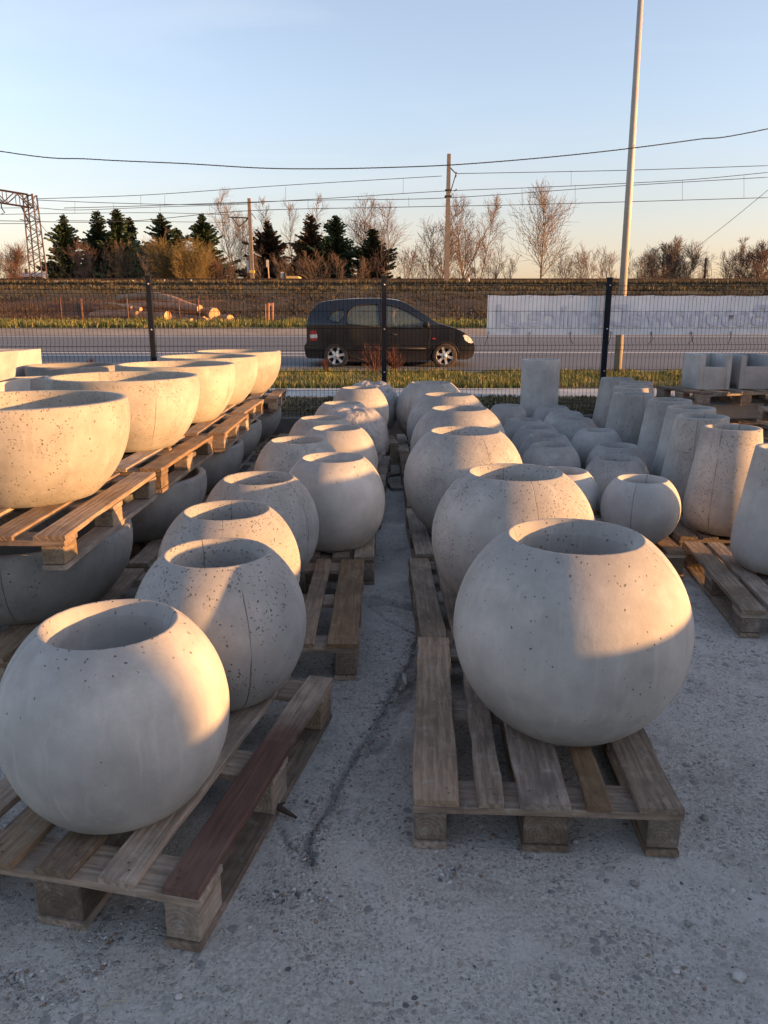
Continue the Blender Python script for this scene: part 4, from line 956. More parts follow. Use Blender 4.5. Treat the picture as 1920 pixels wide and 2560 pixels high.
def bare_tree(px, ytop, halfw, Y_, seed, lab, mi=0, lean=0, stems=1, dens=1.0, grp='bare trees behind the railway', base=None, cat='tree', rmin=.0105, name='bare_tree', up=.5):
    rr = random.Random(seed); top = at(px, ytop, Y=Y_); gz = base if base is not None else 3.1; H = top.z-gz; Wd = halfw*Y_/1923
    T = empty(name, (top.x, Y_, gz), label=lab, cat=cat, group=grp); cb_ = MB()
    bush = name == 'bare_bush'
    def wander(m_, p, d, L, n, r0, r1, jit, lift):
        pts = [p]; dirs = [d]; q = p
        for i in range(n):
            d = (d+Vector((rr.gauss(0,jit), rr.gauss(0,jit), rr.gauss(0,jit*.6)+lift))).normalized(); nq = q+d*L/n
            stick(m_, q, nq, max(rmin, r0+(r1-r0)*i/n), max(rmin*.8, r0+(r1-r0)*(i+1)/n)); q = nq; pts.append(q); dirs.append(d)
        return pts, dirs
    def side(d, ang):
        a = rr.uniform(0, 2*PI); x = d.cross(Vector((math.cos(a), math.sin(a), .3))).normalized(); return (d*math.cos(ang)+x*math.sin(ang)).normalized()
    def twig(p, d, L, lev):
        pts, dirs = wander(cb_, p, d, L, 3, rmin*1.3, rmin*.6, .10, .05)
        if lev < 1:
            for k in range(1, 4):
                for _ in range(1):
                    nl = L*rr.uniform(.45, .7)
                    if nl > .12: twig(pts[k], side(dirs[k], rr.uniform(.4, .8)), nl, lev+1)
    for s_ in range(stems):
        hh = H*(1 if s_ == 0 else rr.uniform(.70, .97)); off_ = Vector((0, 0, 0)) if stems == 1 else Vector((rr.uniform(-.95, .95)*Wd*(.95 if bush else .7), rr.uniform(-.4,.4)*Wd, 0))
        sp = 0 if stems == 1 else rr.uniform(.08, .38)*(1 if off_.x > 0 else -1)
        tb = MB(); n = 9; pts, dirs = wander(tb, off_*(.35 if not bush else .7), Vector((sp+lean, rr.uniform(-.1,.1), 1)).normalized(), hh, n, hh*(.013 if stems == 1 else .009), rmin, .045, .05)
        for i in range(2 if stems == 1 else 1, n+1, 2 if (bush and dens < 1.1) else 1):
            t = i/n; prof_ = math.sin(min(1, .25+t*.9)*PI*.86)**.8 if stems == 1 else (.55+.45*math.sin(t*PI))
            nb = int((3 if stems == 1 else 2.2)*dens+rr.random())
            for _ in range(nb if not bush else (2 if dens > 1.1 else 1)):
                Lb = (Wd*1.4*prof_ if stems == 1 else Wd*1.15*prof_)*rr.uniform(.6, 1.05)
                if Lb < .2: continue
                d = side(dirs[i], rr.uniform(.55, .95)); d.z = abs(d.z)*.8+.35; d.normalize()
                bp, bd = wander(cb_, pts[i], d, Lb, 5, max(rmin, hh*.004), rmin, .07, .07*up*2)
                for k in range(1, 6):
                    for _ in range(2 if not bush else 1):
                        twig(bp[k], side(bd[k], rr.uniform(.35, .8)), Lb*rr.uniform(.40, .75)*(1.15-k*.12)+.12, 0)
        tb.build('trunk', M_BARK, T)
    cb_.build('crown', M_TWIG[mi], T, kind='stuff')
    return T
def spruce(px, ytop, halfw, Y_, seed, lab, mi=0, thin=1.0):
    rr = random.Random(seed); top = at(px, ytop, Y=Y_); gz = 3.1; H = top.z-gz; Wd = halfw*Y_/1923*2.3
    T = empty('spruce_tree', (top.x, Y_, gz), label=lab, cat='tree', group='spruces behind the railway')
    b = MB(); b.tube([(0,0,0),(.05,0,H*.5),(0,0,H)], [H*.018, H*.010, .012], 6); b.build('trunk', M_BARK, T)
    c = MB(); asym = [rr.uniform(.72, 1.15) for _ in range(10)]; N_ = int(430*thin); ga = 0
    for j in range(N_):
        t = 1-(1-(j/N_))**1.0; z = H*(.06+.92*t**.92)+rr.uniform(-.1,.1); t = z/H; ga += 2.4+rr.uniform(-.5,.5)
        lumpy = 1+.22*math.sin(z*2.1+seed)+.15*math.sin(z*5.3+seed*2)
        L = (Wd*(1-t)**.85*lumpy+.10)*rr.uniform(.60, 1.12)*asym[int(ga/2/PI*10) % 10]
        d = Vector((math.cos(ga), math.sin(ga), 0)); dr = rr.uniform(.10, .42)*(1-t*.9)-.25*t; tip = rr.uniform(.05, .3)
        n = max(2, int(L/.26)); prev = Vector((0,0,z))
        for i in range(1, n+1):
            s_ = i/n; p = Vector((0,0,z))+d*L*s_+Vector((0,0,-dr*L*s_+tip*L*s_*s_)); sp_ = (L*.19*(1-s_*.6)+.11); sd_ = Vector((-d.y, d.x, 0))
            for sg in (-1, 1):
                q = p+sd_*sg*sp_*rr.uniform(.5,1.2)+d*sp_*rr.uniform(.1,.6)+Vector((0,0,-sp_*rr.uniform(.2,1.0))); m_ = prev+sd_*sg*sp_*.25+Vector((0,0,-sp_*rr.uniform(.3,.8)))
                c.add([prev, p, q, m_], [(0,1,2),(0,2,3)], 0)
            if rr.random() < .7:
                q = p+Vector((rr.gauss(0,.05), rr.gauss(0,.05), -rr.uniform(.15,.5)*(.4+.6*(1-t)))); c.add([prev, p, q], [(0,1,2)])
            prev = p
    c.build('crown', M_NEEDLE[mi], T, kind='stuff')
for a in [(157,533,39,84,1,'free standing dark spruce at the left, right of the portal leg',0,1.0), (241,525,36,86,2,'dark spruce forming the left side of the dense spruce group',0,1.1), (290,518,40,84,3,'tallest dark spruce in the middle of the dense group at left',0,1.3),
          (322,540,32,88,4,'spruce at the right side of the dense group, partly behind the tallest',2,1.1), (400,530,37,86,5,'airy spruce standing above the olive willow bush',0,.8), (438,566,30,92,6,'smaller spruce between the airy one and the broad one',0,1.1),
          (504,530,45,84,7,'broad dark spruce left of the far railway mast',0,1.0), (669,550,44,88,8,'brownish spruce just right of the far railway mast',1,.8), (775,533,40,86,9,'tall mixed brown and green spruce above the middle of the car',1,.9),
          (839,536,42,86,10,'dark green spruce above the front seats of the car',0,1.0), (930,569,42,85,11,'broad olive brown spruce right of the car roof',2,.9)]: spruce(*a)
for kw in [
    dict(px=600, ytop=502, halfw=52, Y_=92, seed=21, stems=3, lab='bare tree behind the far railway mast', mi=3), dict(px=640, ytop=515, halfw=38, Y_=96, seed=22, stems=2, lab='pale bare tree between the mast and the brownish spruce', mi=3),
    dict(px=738, ytop=510, halfw=40, Y_=95, seed=23, stems=2, lab='slender pale bare tree left of the tall mixed spruce', mi=3), dict(px=898, ytop=522, halfw=46, Y_=92, seed=24, stems=2, lab='bare tree with thin crown behind the gap between two spruces', mi=0),
    dict(px=948, ytop=528, halfw=60, Y_=90, seed=25, stems=3, lab='wide bare tree rising behind the olive brown spruce', mi=0), dict(px=1092, ytop=548, halfw=56, Y_=82, seed=26, stems=3, lab='wide spreading bare tree directly left of the near mast', mi=0),
    dict(px=1136, ytop=506, halfw=44, Y_=86, seed=27, stems=2, lab='tall bare tree right behind the near mast', mi=0), dict(px=1180, ytop=512, halfw=44, Y_=84, seed=28, stems=2, lab='tallest bare tree right of the near mast', mi=0),
    dict(px=1362, ytop=513, halfw=70, Y_=72, seed=29, stems=1, dens=1.5, lab='lone bare tree with a regular rounded crown left of the lamp pole', mi=3),
    dict(px=1652, ytop=628, halfw=34, Y_=74, seed=30, stems=4, lab='left one of the two round bare shrub trees right of the lamp pole', mi=0, up=.8), dict(px=1708, ytop=618, halfw=40, Y_=74, seed=31, stems=4, lab='right one of the two round bare shrub trees right of the lamp pole', mi=0, up=.8),
    dict(px=1857, ytop=612, halfw=22, Y_=74, seed=32, stems=1, dens=.7, lab='thin bare sapling near the right edge', mi=0), dict(px=1900, ytop=628, halfw=40, Y_=72, seed=33, stems=4, lab='dense bare tree cut by the right edge', mi=1),
    dict(px=8, ytop=632, halfw=44, Y_=80, seed=34, stems=4, lab='reddish bare tree cut by the left edge', mi=1)]: bare_tree(**kw)
GBu = 'bare bushes behind the railway'
bi = 0
for px_, yt, hw, Y_, mi, st, lab in [
    (170,622,34,74,1,6,'reddish bare bush in front of the free standing spruce'), (228,618,36,74,1,6,'reddish brown bush left of the fan shaped shrub'), (268,640,26,73,1,6,'low reddish bush below the tallest spruce'),
    (340,598,38,73,0,8,'fan shaped bare shrub with pale upright stems in front of the spruces'), (425,622,46,72,2,11,'left part of the big olive willow bush'), (470,628,44,71,2,11,'right part of the big olive willow bush'),
    (386,640,26,71,3,6,'pale bush squeezed between fan shaped shrub and willow'), (560,652,34,73,1,7,'low reddish bush left of the far mast'), (600,655,28,76,1,6,'low bush at the foot of the far mast'),
    (665,640,38,73,0,6,'brown bush in front of the brownish spruce'), (725,650,34,73,0,6,'brown bush below the pale slender tree'), (795,648,36,73,0,6,'brown bush below the dark green spruce'), (880,650,36,73,0,6,'brown bush left of the olive brown spruce foot'),
    (990,630,44,74,1,7,'reddish bush right of the olive brown spruce'), (1050,645,36,76,0,6,'low bush left of the near mast'), (1215,612,34,75,1,8,'reddish upright bush right of the tall bare trees'), (1255,650,28,76,1,6,'low reddish bush left of the lone tree'),
    (1440,632,38,73,1,7,'reddish brown bush right of the lone tree'), (1400,650,30,75,0,6,'low bush beside the lone tree trunk'), (1490,640,36,73,1,7,'brown hedge bush before the lamp pole'), (1545,640,32,74,0,7,'hedge bush hidden by the lamp pole'), (1590,650,30,74,0,6,'low hedge bush right of the lamp pole'),
    (1625,668,26,73,0,6,'low tuft of bush below the left round shrub tree'), (1745,668,26,75,0,6,'low bush left of the dark wooden pole'), (1800,640,36,73,1,7,'thick bush right of the dark wooden pole'), (1845,655,30,73,0,7,'bush under the thin sapling'), (1690,675,30,75,0,5,'low bush below the right round shrub tree')]:
    bi += 1
    bare_tree(px_, yt, hw, Y_, 100+bi, lab, mi, stems=st, dens=1.0 if mi != 2 else 1.25, grp=GBu, cat='bush', name='bare_bush', rmin=.009, up=.9)

# ------------------------------------------------------------------ logs, little fence, stakes on the bank
M_LBARK = plain('log_bark', (.26,.17,.115), .95, 0, .35, 4, .03); M_LPALE = plain('log_peeled', (.26,.20,.14), .85, 0, .2, 4, .01)
M_CUT = NT('log_cut_face', .85); vc_, rc_ = M_CUT.coords(); wc = M_CUT.n('ShaderNodeTexWave', wave_type='RINGS', rings_direction='X'); wc.inputs['Scale'].default_value = 9; wc.inputs['Distortion'].default_value = 2; M_CUT.l(rc_, wc.inputs['Vector'])
M_CUT = M_CUT.out(M_CUT.mix(wc.outputs['Fac'], (.52,.33,.17), (.40,.24,.12)))
def bankz(y):
    for (a, za), (c, zc_) in (((34,1.046),(37,1.24)), ((37,1.24),(40,1.55)), ((40,1.55),(45,2.70)), ((45,2.7),(48,3.25))):
        if a <= y <= c: return za+(zc_-za)*(y-a)/(c-a)
    return 3.5
def log(px0, px1, py0, py1, Y_, r, lab, pale=False, yaw=0.0, bend=.1, seed=1):
    a = at(px0, py0, Y=Y_+yaw); c = at(px1, py1, Y=Y_-yaw); rr = random.Random(seed); L = (c-a).length
    T = empty('log', a, label=lab, cat='log', group='felled logs piled on the bank'); d = c-a; pts = []
    for i in range(9):
        t = i/8; pts.append(d*t+Vector((0, rr.uniform(-.03,.03), bend*math.sin(t*PI)+rr.uniform(-.02,.02))))
    rad = [r*(.78+.22*i/8)*(1+.06*rr.uniform(-1,1)) for i in range(9)]; rad[-1] = r
    b = MB(); b.tube(pts, rad, 14, cap=False); b.build('bark', M_LPALE if pale else M_LBARK, T)
    b = MB(); dd = (pts[-1]-pts[-2]).normalized(); x = dd.cross(Vector((0,0,1))).normalized(); y = x.cross(dd)
    b.add([(x*math.cos(2*PI*k/14)+y*math.sin(2*PI*k/14))*r*1.0 for k in range(14)], [tuple(range(14))]); o = b.build('cut_face', M_CUT, T); o.location = pts[-1]+dd*.004
    b = MB(); b.add([(x*math.cos(2*PI*k/14)+y*math.sin(2*PI*k/14))*rad[0] for k in range(14)], [tuple(reversed(range(14)))]); o = b.build('cut_face', M_CUT, T); o.location = pts[0]-dd*.004
    return T
for i, a in enumerate([
    (298,492,748,776,40.4,.24,'big bent log on top of the pile, its bark reddish',False,1.6,.38), (318,500,766,774,39.7,.20,'long log under the bent one with a sunlit end',False,1.4,.12), (470,536,778,786,39.2,.30,'short thick log with the brightest round cut at upper right of the pile',False,1.1,.02),
    (230,420,790,793,38.8,.26,'thick log at lower left whose bright cut faces the middle',False,1.2,.02), (300,352,764,774,39.4,.10,'thin crooked pale log sticking out to the left',True,.6,.05), (266,330,759,770,39.6,.08,'thinner pale branch log at far left of the pile',True,.6,.03),
    (335,480,783,805,38.6,.16,'narrow log lying at the bottom behind the little fence',False,1.1,.0), (470,520,798,806,38.3,.20,'stubby log at the very bottom with a bright cut',False,.8,.0), (528,576,795,797,38.6,.20,'separate pale birch log at the right end of the pile',True,.6,.0),
    (425,512,790,799,38.9,.17,'log wedged between the bottom stub and the thick upper one',False,.9,.02), (240,345,782,786,39.4,.18,'dark log behind the lower left one',False,1.2,.02)]):
    log(*a[:7], pale=a[7], yaw=a[8], bend=a[9], seed=i)
M_RUST = plain('rusty_post', (.16,.075,.045), .8, .1, .3, 6)
GP = empty('chain_link_fence', (0, 0, 0), label='old diamond mesh fence on rusty posts in front of the log pile', cat='fence')
fpx = [-60, 48, 154, 206, 320, 446, 497]
for i, px_ in enumerate((150, 202, 317, 446, 495)):
    a = at(px_+6, 812, Y=37.6); t = at(px_, 746 if i else 744, Y=37.6); b = MB(); r = (.02, .05, .025, .035, .03)[i]
    b.tube([(a.x, 37.6, a.z-.2), (t.x, 37.6, t.z)], r, 6); b.build('post', M_RUST, GP)
b = MB(); z0, z1 = at(300, 808, Y=37.6).z, at(300, 752, Y=37.6).z; xa, xb = at(-80, 780, Y=37.6).x, at(560, 780, Y=37.6).x; st = .16; x = xa
while x < xb:
    for s in (1, -1):
        p = Vector((x, 37.6, z0)); q = Vector((x+s*(z1-z0), 37.6, z1)); stick(b, p, q, .005, .005)
    x += st
for z in (z0, (z0+z1)/2, z1): b.tube([(xa,37.6,z),(xb,37.6,z)], .006, 4)
b.build('mesh', M_RUST, GP)
SF = empty('tree_stakes', (0,0,0), label='orange brown wooden stake frame on the far verge left of the car', cat='stakes')
M_STK = plain('stake_wood', (.33,.16,.09), .8, 0, .2, 5)
for px_, t_ in ((664, 760), (670, 757), (679, 757)):
    a = at(px_, 814, Y=36.8); t = at(px_, t_, Y=36.8); b = MB(); b.tube([(a.x,36.8+(px_-664)*.02,a.z-.1),(t.x,36.8+(px_-664)*.02,t.z)], .055 if px_ > 666 else .02, 6); b.build('stake', M_STK, SF)
a = at(667, 758, Y=36.8); c = at(680, 758, Y=36.8); b = MB(); b.box(a.x, c.x, 36.9, 36.95, a.z-.12, a.z); b.build('rail', M_STK, SF)

# ------------------------------------------------------------------ grass, weeds, pebbles
def blades(name, n, xr, yr, zf, hmin, hmax, mats, lab=None, seed=1, clump=.35, wdt=.006, yfun=None, cat='grass'):
    rr = random.Random(seed); b = MB()
    for i in range(n):
        x = rr.uniform(*xr); y = rr.uniform(*yr)
        dn = noise.noise(Vector((x*1.3, y*1.3, seed)))
        if dn < -clump*rr.random(): 
            if rr.random() < .6: continue
        z = zf(x, y)
        for k in range(3):
            h = rr.uniform(hmin, hmax)*(1+.7*dn); a = rr.uniform(0, 6.28); lean = rr.uniform(.1, .7)*h; wx = wdt*rr.uniform(.6, 1.3); dx_, dy_ = math.cos(a), math.sin(a)
            bx, by = x+rr.uniform(-.03,.03), y+rr.uniform(-.03,.03); px_, py_ = -dy_*wx, dx_*wx
            mi = 0 if rr.random() < .55-.5*dn*0 else (1 if rr.random() < .6 else 2)
            b.add([(bx-px_, by-py_, z), (bx+px_, by+py_, z), (bx+dx_*lean*.45+px_*.7, by+dy_*lean*.45+py_*.7, z+h*.6), (bx+dx_*lean*.45-px_*.7, by+dy_*lean*.45-py_*.7, z+h*.6), (bx+dx_*lean, by+dy_*lean, z+h)], [(0,1,2,3),(3,2,4)], mi % len(mats))
    return b.build(name, mats, None, label=lab, cat=cat if lab else None, kind='stuff')
G_ = [plain('grass_green', (.085,.115,.030), .9, 0, .25, 2), plain('grass_olive', (.155,.145,.050), .9, 0, .25, 2), plain('grass_straw', (.33,.27,.13), .9, 0, .2, 2)]
D_ = [plain('grass_dead', (.12,.10,.068), .9, 0, .3, 2), plain('grass_dull_green', (.055,.065,.03), .9, 0, .3, 2), G_[2]]
blades('verge_grass', 30000, (-11, 12), (13.25, 17.2), lambda x, y: .34, .05, .125, G_, 'tufted green and straw grass between footpath and road', 1, .35, .005)
blades('dry_grass', 16000, (-7, 8), (10.3, 11.9), lambda x, y: .27+.04*(y-10), .015, .05, D_, 'flattened dull grass between wire fence and footpath', 2, .5, .006)
blades('far_verge_grass', 16000, (-20, 22), (34.2, 37.4), lambda x, y: bankz(y)-.02, .10, .26, G_, 'green grass strip along the far side of the road', 3, .4, .014)
blades('bank_grass', 26000, (-28, 30), (37.3, 50), lambda x, y: bankz(y)-.04, .05, .17, [plain('grass_bank_dry', (.075,.058,.038), .9, 0, .35, .7), plain('grass_bank_brown', (.058,.042,.027), .9, 0, .35, .7), plain('grass_bank_green', (.042,.044,.022), .9, 0, .3, .7)], 'withered grass covering the railway bank', 4, .5, .02)
blades('bank_top_grass', 9000, (-29, 31), (46.5, 50.6), lambda x, y: bankz(y)-.02, .08, .24, [plain('bank_top_olive', (.105,.088,.045), .9, 0, .2, 1), plain('bank_top_straw', (.15,.118,.068), .9, 0, .2, 1)], 'sunlit straw coloured grass along the top of the bank', 5, .4, .018)
M_WEED = plain('weed_dry_red', (.115,.050,.035), .9, 0, .3, 8)
def weed(px_, Y_, H, n, seed, lab, spread=.25):
    rr = random.Random(seed); g_ = at(px_, 925, Y=Y_); b = MB(); c = MB()
    T = empty('dry_weed', (g_.x, Y_, .34), label=lab, cat='weed')
    for i in range(n):
        a = rr.uniform(0, 6.28); s = rr.uniform(0, spread); p = Vector((0,0,0)); d = Vector((math.cos(a)*s*2, math.sin(a)*s, 1)).normalized(); h = H*rr.uniform(.5, 1)
        for k in range(5):
            q = p+d*h/5; stick(b, p, q, .006, .005); d = (d+Vector((rr.gauss(0,.13), rr.gauss(0,.1), 0))).normalized()
            if k > 0:
                for _ in range(2):
                    e = q+Vector((rr.uniform(-1,1), rr.uniform(-.5,.5), rr.uniform(.1,.9)))*h*.16; stick(b, q, e, .003, .002)
                    for _ in range(3):
                        f = e+Vector((rr.gauss(0,.018), rr.gauss(0,.018), rr.gauss(0,.02))); s2 = rr.uniform(.008, .018); c.add([f, f+Vector((s2, 0, s2)), f+Vector((-s2*.4, .005, s2*1.3))], [(0,1,2)])
            p = q
        if rr.random() < .35:
            for _ in range(14):
                f = p+Vector((rr.gauss(0,.035), rr.gauss(0,.02), rr.gauss(0,.025))); s2 = .018; c.add([f, f+Vector((s2, 0, s2)), f+Vector((-s2, .005, s2))], [(0,1,2)])
    b.build('stems', M_WEED, T, kind='stuff'); c.build('seed_heads', M_WEED, T, kind='stuff')
weed(938, 16.6, .66, 26, 1, 'tall dry reddish weed before the car door left of the fence post', .45)
weed(985, 16.7, .62, 20, 2, 'tall dry reddish weed before the car right of the fence post', .35)
weed(233, 16.4, .42, 4, 3, 'single dry dock stalk before the road at left', .3)
weed(815, 16.5, .30, 7, 4, 'low dry weed beside the rear car wheel', .4)
weed(345, 16.4, .22, 6, 5, 'low dry weed behind the second upper bowl', .5)

def ico():
    bm_ = bmesh.new(); bmesh.ops.create_icosphere(bm_, subdivisions=1, radius=1); v = [tuple(x.co) for x in bm_.verts]; f = [tuple(l.index for l in p.verts) for p in bm_.faces]; bm_.free(); return v, f
IV, IF = ico()
M_PEB = [plain('pebble_grey', (.24,.235,.23), .85, 0, .35, 30), plain('pebble_pale', (.42,.41,.39), .85, 0, .2, 30), plain('pebble_brown', (.20,.145,.11), .85, 0, .3, 30), plain('pebble_dark', (.09,.09,.095), .8, 0, .3, 30)]
def pebbles(name, n, seed, gen, s0, s1, lab):
    rr = random.Random(seed); b = MB()
    for i in range(n):
        x, y = gen(rr); s = s0*(s1/s0)**(rr.random()**2.2); a = rr.uniform(0, 6.3); sx, sy, sz = s*rr.uniform(.7,1.4), s*rr.uniform(.6,1), s*rr.uniform(.35,.7)
        z = yz(x, y)[0]; c, d = math.cos(a), math.sin(a)
        vs = []
        for v in IV:
            k = 1+rr.uniform(-.2,.2); X, Y_ = v[0]*sx*k, v[1]*sy*k; vs.append((x+X*c-Y_*d, y+X*d+Y_*c, z+(sz*.25 if name != 'embedded_pebbles' else -sz*.35)+v[2]*sz*k))
        b.add(vs, IF, rr.choices((0,1,2,3), (6,3,2,.6) if name == 'embedded_pebbles' else (6,3,2,1))[0], rr.random() < .6)
    return b.build(name, M_PEB, None, label=lab, cat='gravel', kind='stuff')
pebbles('loose_grit', 5200, 1, lambda r: (r.uniform(-1.3, 2.9), .95+2.6*r.random()**1.3), .0012, .0065, 'fine loose grit strewn over the concrete yard')
pebbles('embedded_pebbles', 1500, 7, lambda r: (r.uniform(-1.4, 3.0), .95+3.0*r.random()**1.2), .004, .012, 'worn pebbles showing in the surface of the concrete yard')
def near_crack(r):
    pts = CR[0][0]; i = r.randrange(len(pts)-1); p = pts[i].lerp(pts[i+1], r.random()); return p.x+r.gauss(0,.03), p.y+r.gauss(0,.03)
pebbles('joint_gravel', 1500, 2, near_crack, .002, .008, 'crumbled gravel and dirt filling the slab joint')
def heap(r):
    c = r.choice([(245,2350),(230,2420),(60,2480),(1130,2180),(680,2250),(770,2240),(150,2500),(40,2440)]); p = at(c[0], c[1], z=0); return p.x+r.gauss(0,.03), p.y+r.gauss(0,.02)
pebbles('rubble_crumbs', 700, 3, heap, .002, .009, 'little heaps of rubble crumbs on the yard')
for px_, py_, s, mi, lab in [(1850,2442,.017,1,'pale angular stone on the concrete near the lower right corner'),(1438,2105,.011,0,'round grey pebble beside the middle block of the front pallet'),(1762,2045,.012,0,'grey smooth pebble right of the front right pallet'),(1690,2430,.008,1,'small white pebble left of the pale angular stone'),
                             (1585,2210,.011,0,'grey flat pebble in front of the right pallet corner'),(447,2493,.009,1,'small white stone at the bottom left of the yard'),(562,2472,.009,0,'grey chip next to the small white stone'),(330,2278,.010,0,'grey lump before the front left pallet'),(1390,2198,.009,0,'grey pebble below the middle of the right pallet'),(1720,2310,.010,0,'rounded grey pebble right of the dirt spot')]:
    p = at(px_, py_, z=0); rr = random.Random(px_); b = MB(); b.add([(v[0]*s*(1.2+rr.uniform(-.25,.25)), v[1]*s*(1+rr.uniform(-.2,.2)), s*.2+v[2]*s*.65) for v in IV], IF, 0, mi != 1)
    b.build('stone', M_PEB[mi], None, loc=(p.x, p.y, 0), rz=rr.uniform(0, 6), label=lab, cat='stone', group='loose stones on the yard')
for i, (px_, py_, a) in enumerate([(905,2030,.8),(260,2365,1.2),(285,2510,.3),(870,1990,2.2),(1340,1560,.4)]):
    p = at(px_, py_, z=0); b = MB(); L = .03; b.tube([(-L*math.cos(a),-L*math.sin(a),.004),(0,0,.007),(L*math.cos(a),L*math.sin(a),.003)], .0014, 5); b.build('straw', plain('straw', (.38,.33,.24), .8), None, loc=(p.x, p.y, 0), label=['thin straw right of the slab joint', 'splinter of straw by the rubble left of the front left pallet', 'short straw at the bottom left', 'bit of straw in the slab joint', 'straw behind the right sphere pallet'][i], cat='straw')

# ------------------------------------------------------------------ car
M_PAINT = NT('car_paint_dark_blue', .28); M_PAINT.b.inputs['Coat Weight'].default_value = .6; M_PAINT.b.inputs['Coat Roughness'].default_value = .12; M_PAINT.b.inputs['Specular IOR Level'].default_value = .5
vv, _ = M_PAINT.coords(); nn = M_PAINT.noise(vv, 3, 4, .6); zc3 = sep(M_PAINT, _)[2]
low = M_PAINT.ramp(M_PAINT.math('ADD', zc3, M_PAINT.math('MULTIPLY', nn, .25)), (.25, 1), (.75, 0))
M_PAINT = M_PAINT.out(M_PAINT.mix(M_PAINT.math('MULTIPLY', low, .5), (.006,.007,.011), (.030,.022,.018)), None, M_PAINT.math('MULTIPLY_ADD', low, .3, .16))
M_GLASS = NT('car_glass', .05); M_GLASS.b.inputs['Alpha'].default_value = .62; M_GLASS.b.inputs['Specular IOR Level'].default_value = .9; M_GLASS = M_GLASS.out((.07,.10,.105))
M_DARK = plain('car_black_plastic', (.02,.02,.022), .6); M_TYRE = plain('tyre_rubber_dusty', (.06,.045,.035), .85, 0, .3, 8); M_RIM = plain('alloy_rim', (.62,.60,.57), .35, .6, .1, 5); M_HUB = plain('wheel_inside', (.03,.03,.03), .8)
M_RED = plain('tail_lamp_red', (.40,.02,.02), .25, 0, .05, 5, spec=.6); M_CLR = plain('lamp_clear', (.62,.60,.56), .2, 0, .1, 9, spec=.7); M_SEAT = plain('seat_fabric', (.04,.045,.05), .9)
SC = .002784
def cp(zx, zy): return ((zx-345)*SC*.985, (700-zy)*SC*.94)
CAR = empty('parked_car', (-1.12, 19.15, .355), 0, label='dark blue family hatchback with alloy wheels on the road behind the fence', cat='car')
CAR.name = 'car'
HW = .84
def wid(x, z):
    """half width of the body at length x and height z"""
    x0, x1 = cp(70, 0)[0], cp(1530, 0)[0]; t = (x-(x0+x1)/2)/((x1-x0)/2)
    w_ = HW*(1-.16*abs(t)**5-.02*abs(t)**2)
    if z > 1.0: w_ -= .30*((z-1.0)/.7)**1.25
    if z < .45: w_ -= .05*(.45-z)/.3
    return w_
sil = [(100,612),(82,592),(73,545),(70,518),(76,495),(92,470),(94,400),(97,320),(112,258),(145,188),(185,148),(225,124),(330,107),(480,96),(640,92),(780,96),(880,111),(940,134),(1040,194),(1130,256),(1200,300),(1330,342),(1430,385),(1482,430),(1516,475),(1531,512),(1528,560),(1508,604),(1470,622)]
def catmull(P, K=5, closed=False):
    out = []
    n = len(P)
    for i in range(n-1):
        p0, p1, p2, p3 = P[max(0, i-1)], P[i], P[i+1], P[min(n-1, i+2)]
        for k in range(K):
            t = k/K; out.append(tuple(.5*(2*b_+(c_-a_)*t+(2*a_-5*b_+4*c_-d_)*t*t+(3*b_-a_-3*c_+d_)*t**3) for a_, b_, c_, d_ in zip(p0, p1, p2, p3)))
    out.append(P[-1]); return out
silS = catmull(sil, 4)
def side_curve(outer, holes, y_off, th, sidex, name, mat, parent):
    cu = bpy.data.curves.new('tmpc', 'CURVE'); cu.dimensions = '2D'; cu.fill_mode = 'BOTH' if th == 0 else 'BOTH'; cu.extrude = 0
    for P in [outer]+holes:
        sp = cu.splines.new('POLY'); sp.points.add(len(P)-1)
        for q, (x, z) in zip(sp.points, P): q.co = (x, z, 0, 1)
        sp.use_cyclic_u = True
    o = bpy.data.objects.new('tmpc', cu); COL.objects.link(o); bpy.context.view_layer.update()
    me = bpy.data.meshes.new_from_object(o.evaluated_get(bpy.context.evaluated_depsgraph_get())); bpy.data.objects.remove(o)
    bm_ = bmesh.new(); bm_.from_mesh(me); bmesh.ops.remove_doubles(bm_, verts=bm_.verts, dist=.0005)
    # cut into a grid so it can bend
    for k in range(-7, 32): bmesh.ops.bisect_plane(bm_, geom=bm_.verts[:]+bm_.edges[:]+bm_.faces[:], plane_co=(k*.12, 0, 0), plane_no=(1,0,0))
    for k in range(1, 18): bmesh.ops.bisect_plane(bm_, geom=bm_.verts[:]+bm_.edges[:]+bm_.faces[:], plane_co=(0, k*.1, 0), plane_no=(0,1,0))
    for v in bm_.verts:
        x, z = v.co.x, v.co.y; v.co = Vector((x, sidex*(wid(x, z)+y_off), z))
    if th:
        r = bmesh.ops.extrude_face_region(bm_, geom=bm_.faces[:])
        for v in [g_ for g_ in r['geom'] if isinstance(g_, bmesh.types.BMVert)]: v.co.y -= sidex*th
    bmesh.ops.recalc_face_normals(bm_, faces=bm_.faces)
    bm_.to_mesh(me); bm_.free(); me.materials.clear(); me.materials.append(mat)
    for p in me.polygons: p.material_index = 0; p.use_smooth = False
    return link(name, me, parent)
def arch(cx, cy, r, a0, a1, n=14): return [(cx+r*math.cos(R(a0+(a1-a0)*i/n)), cy+r*math.sin(R(a0+(a1-a0)*i/n))) for i in range(n+1)]
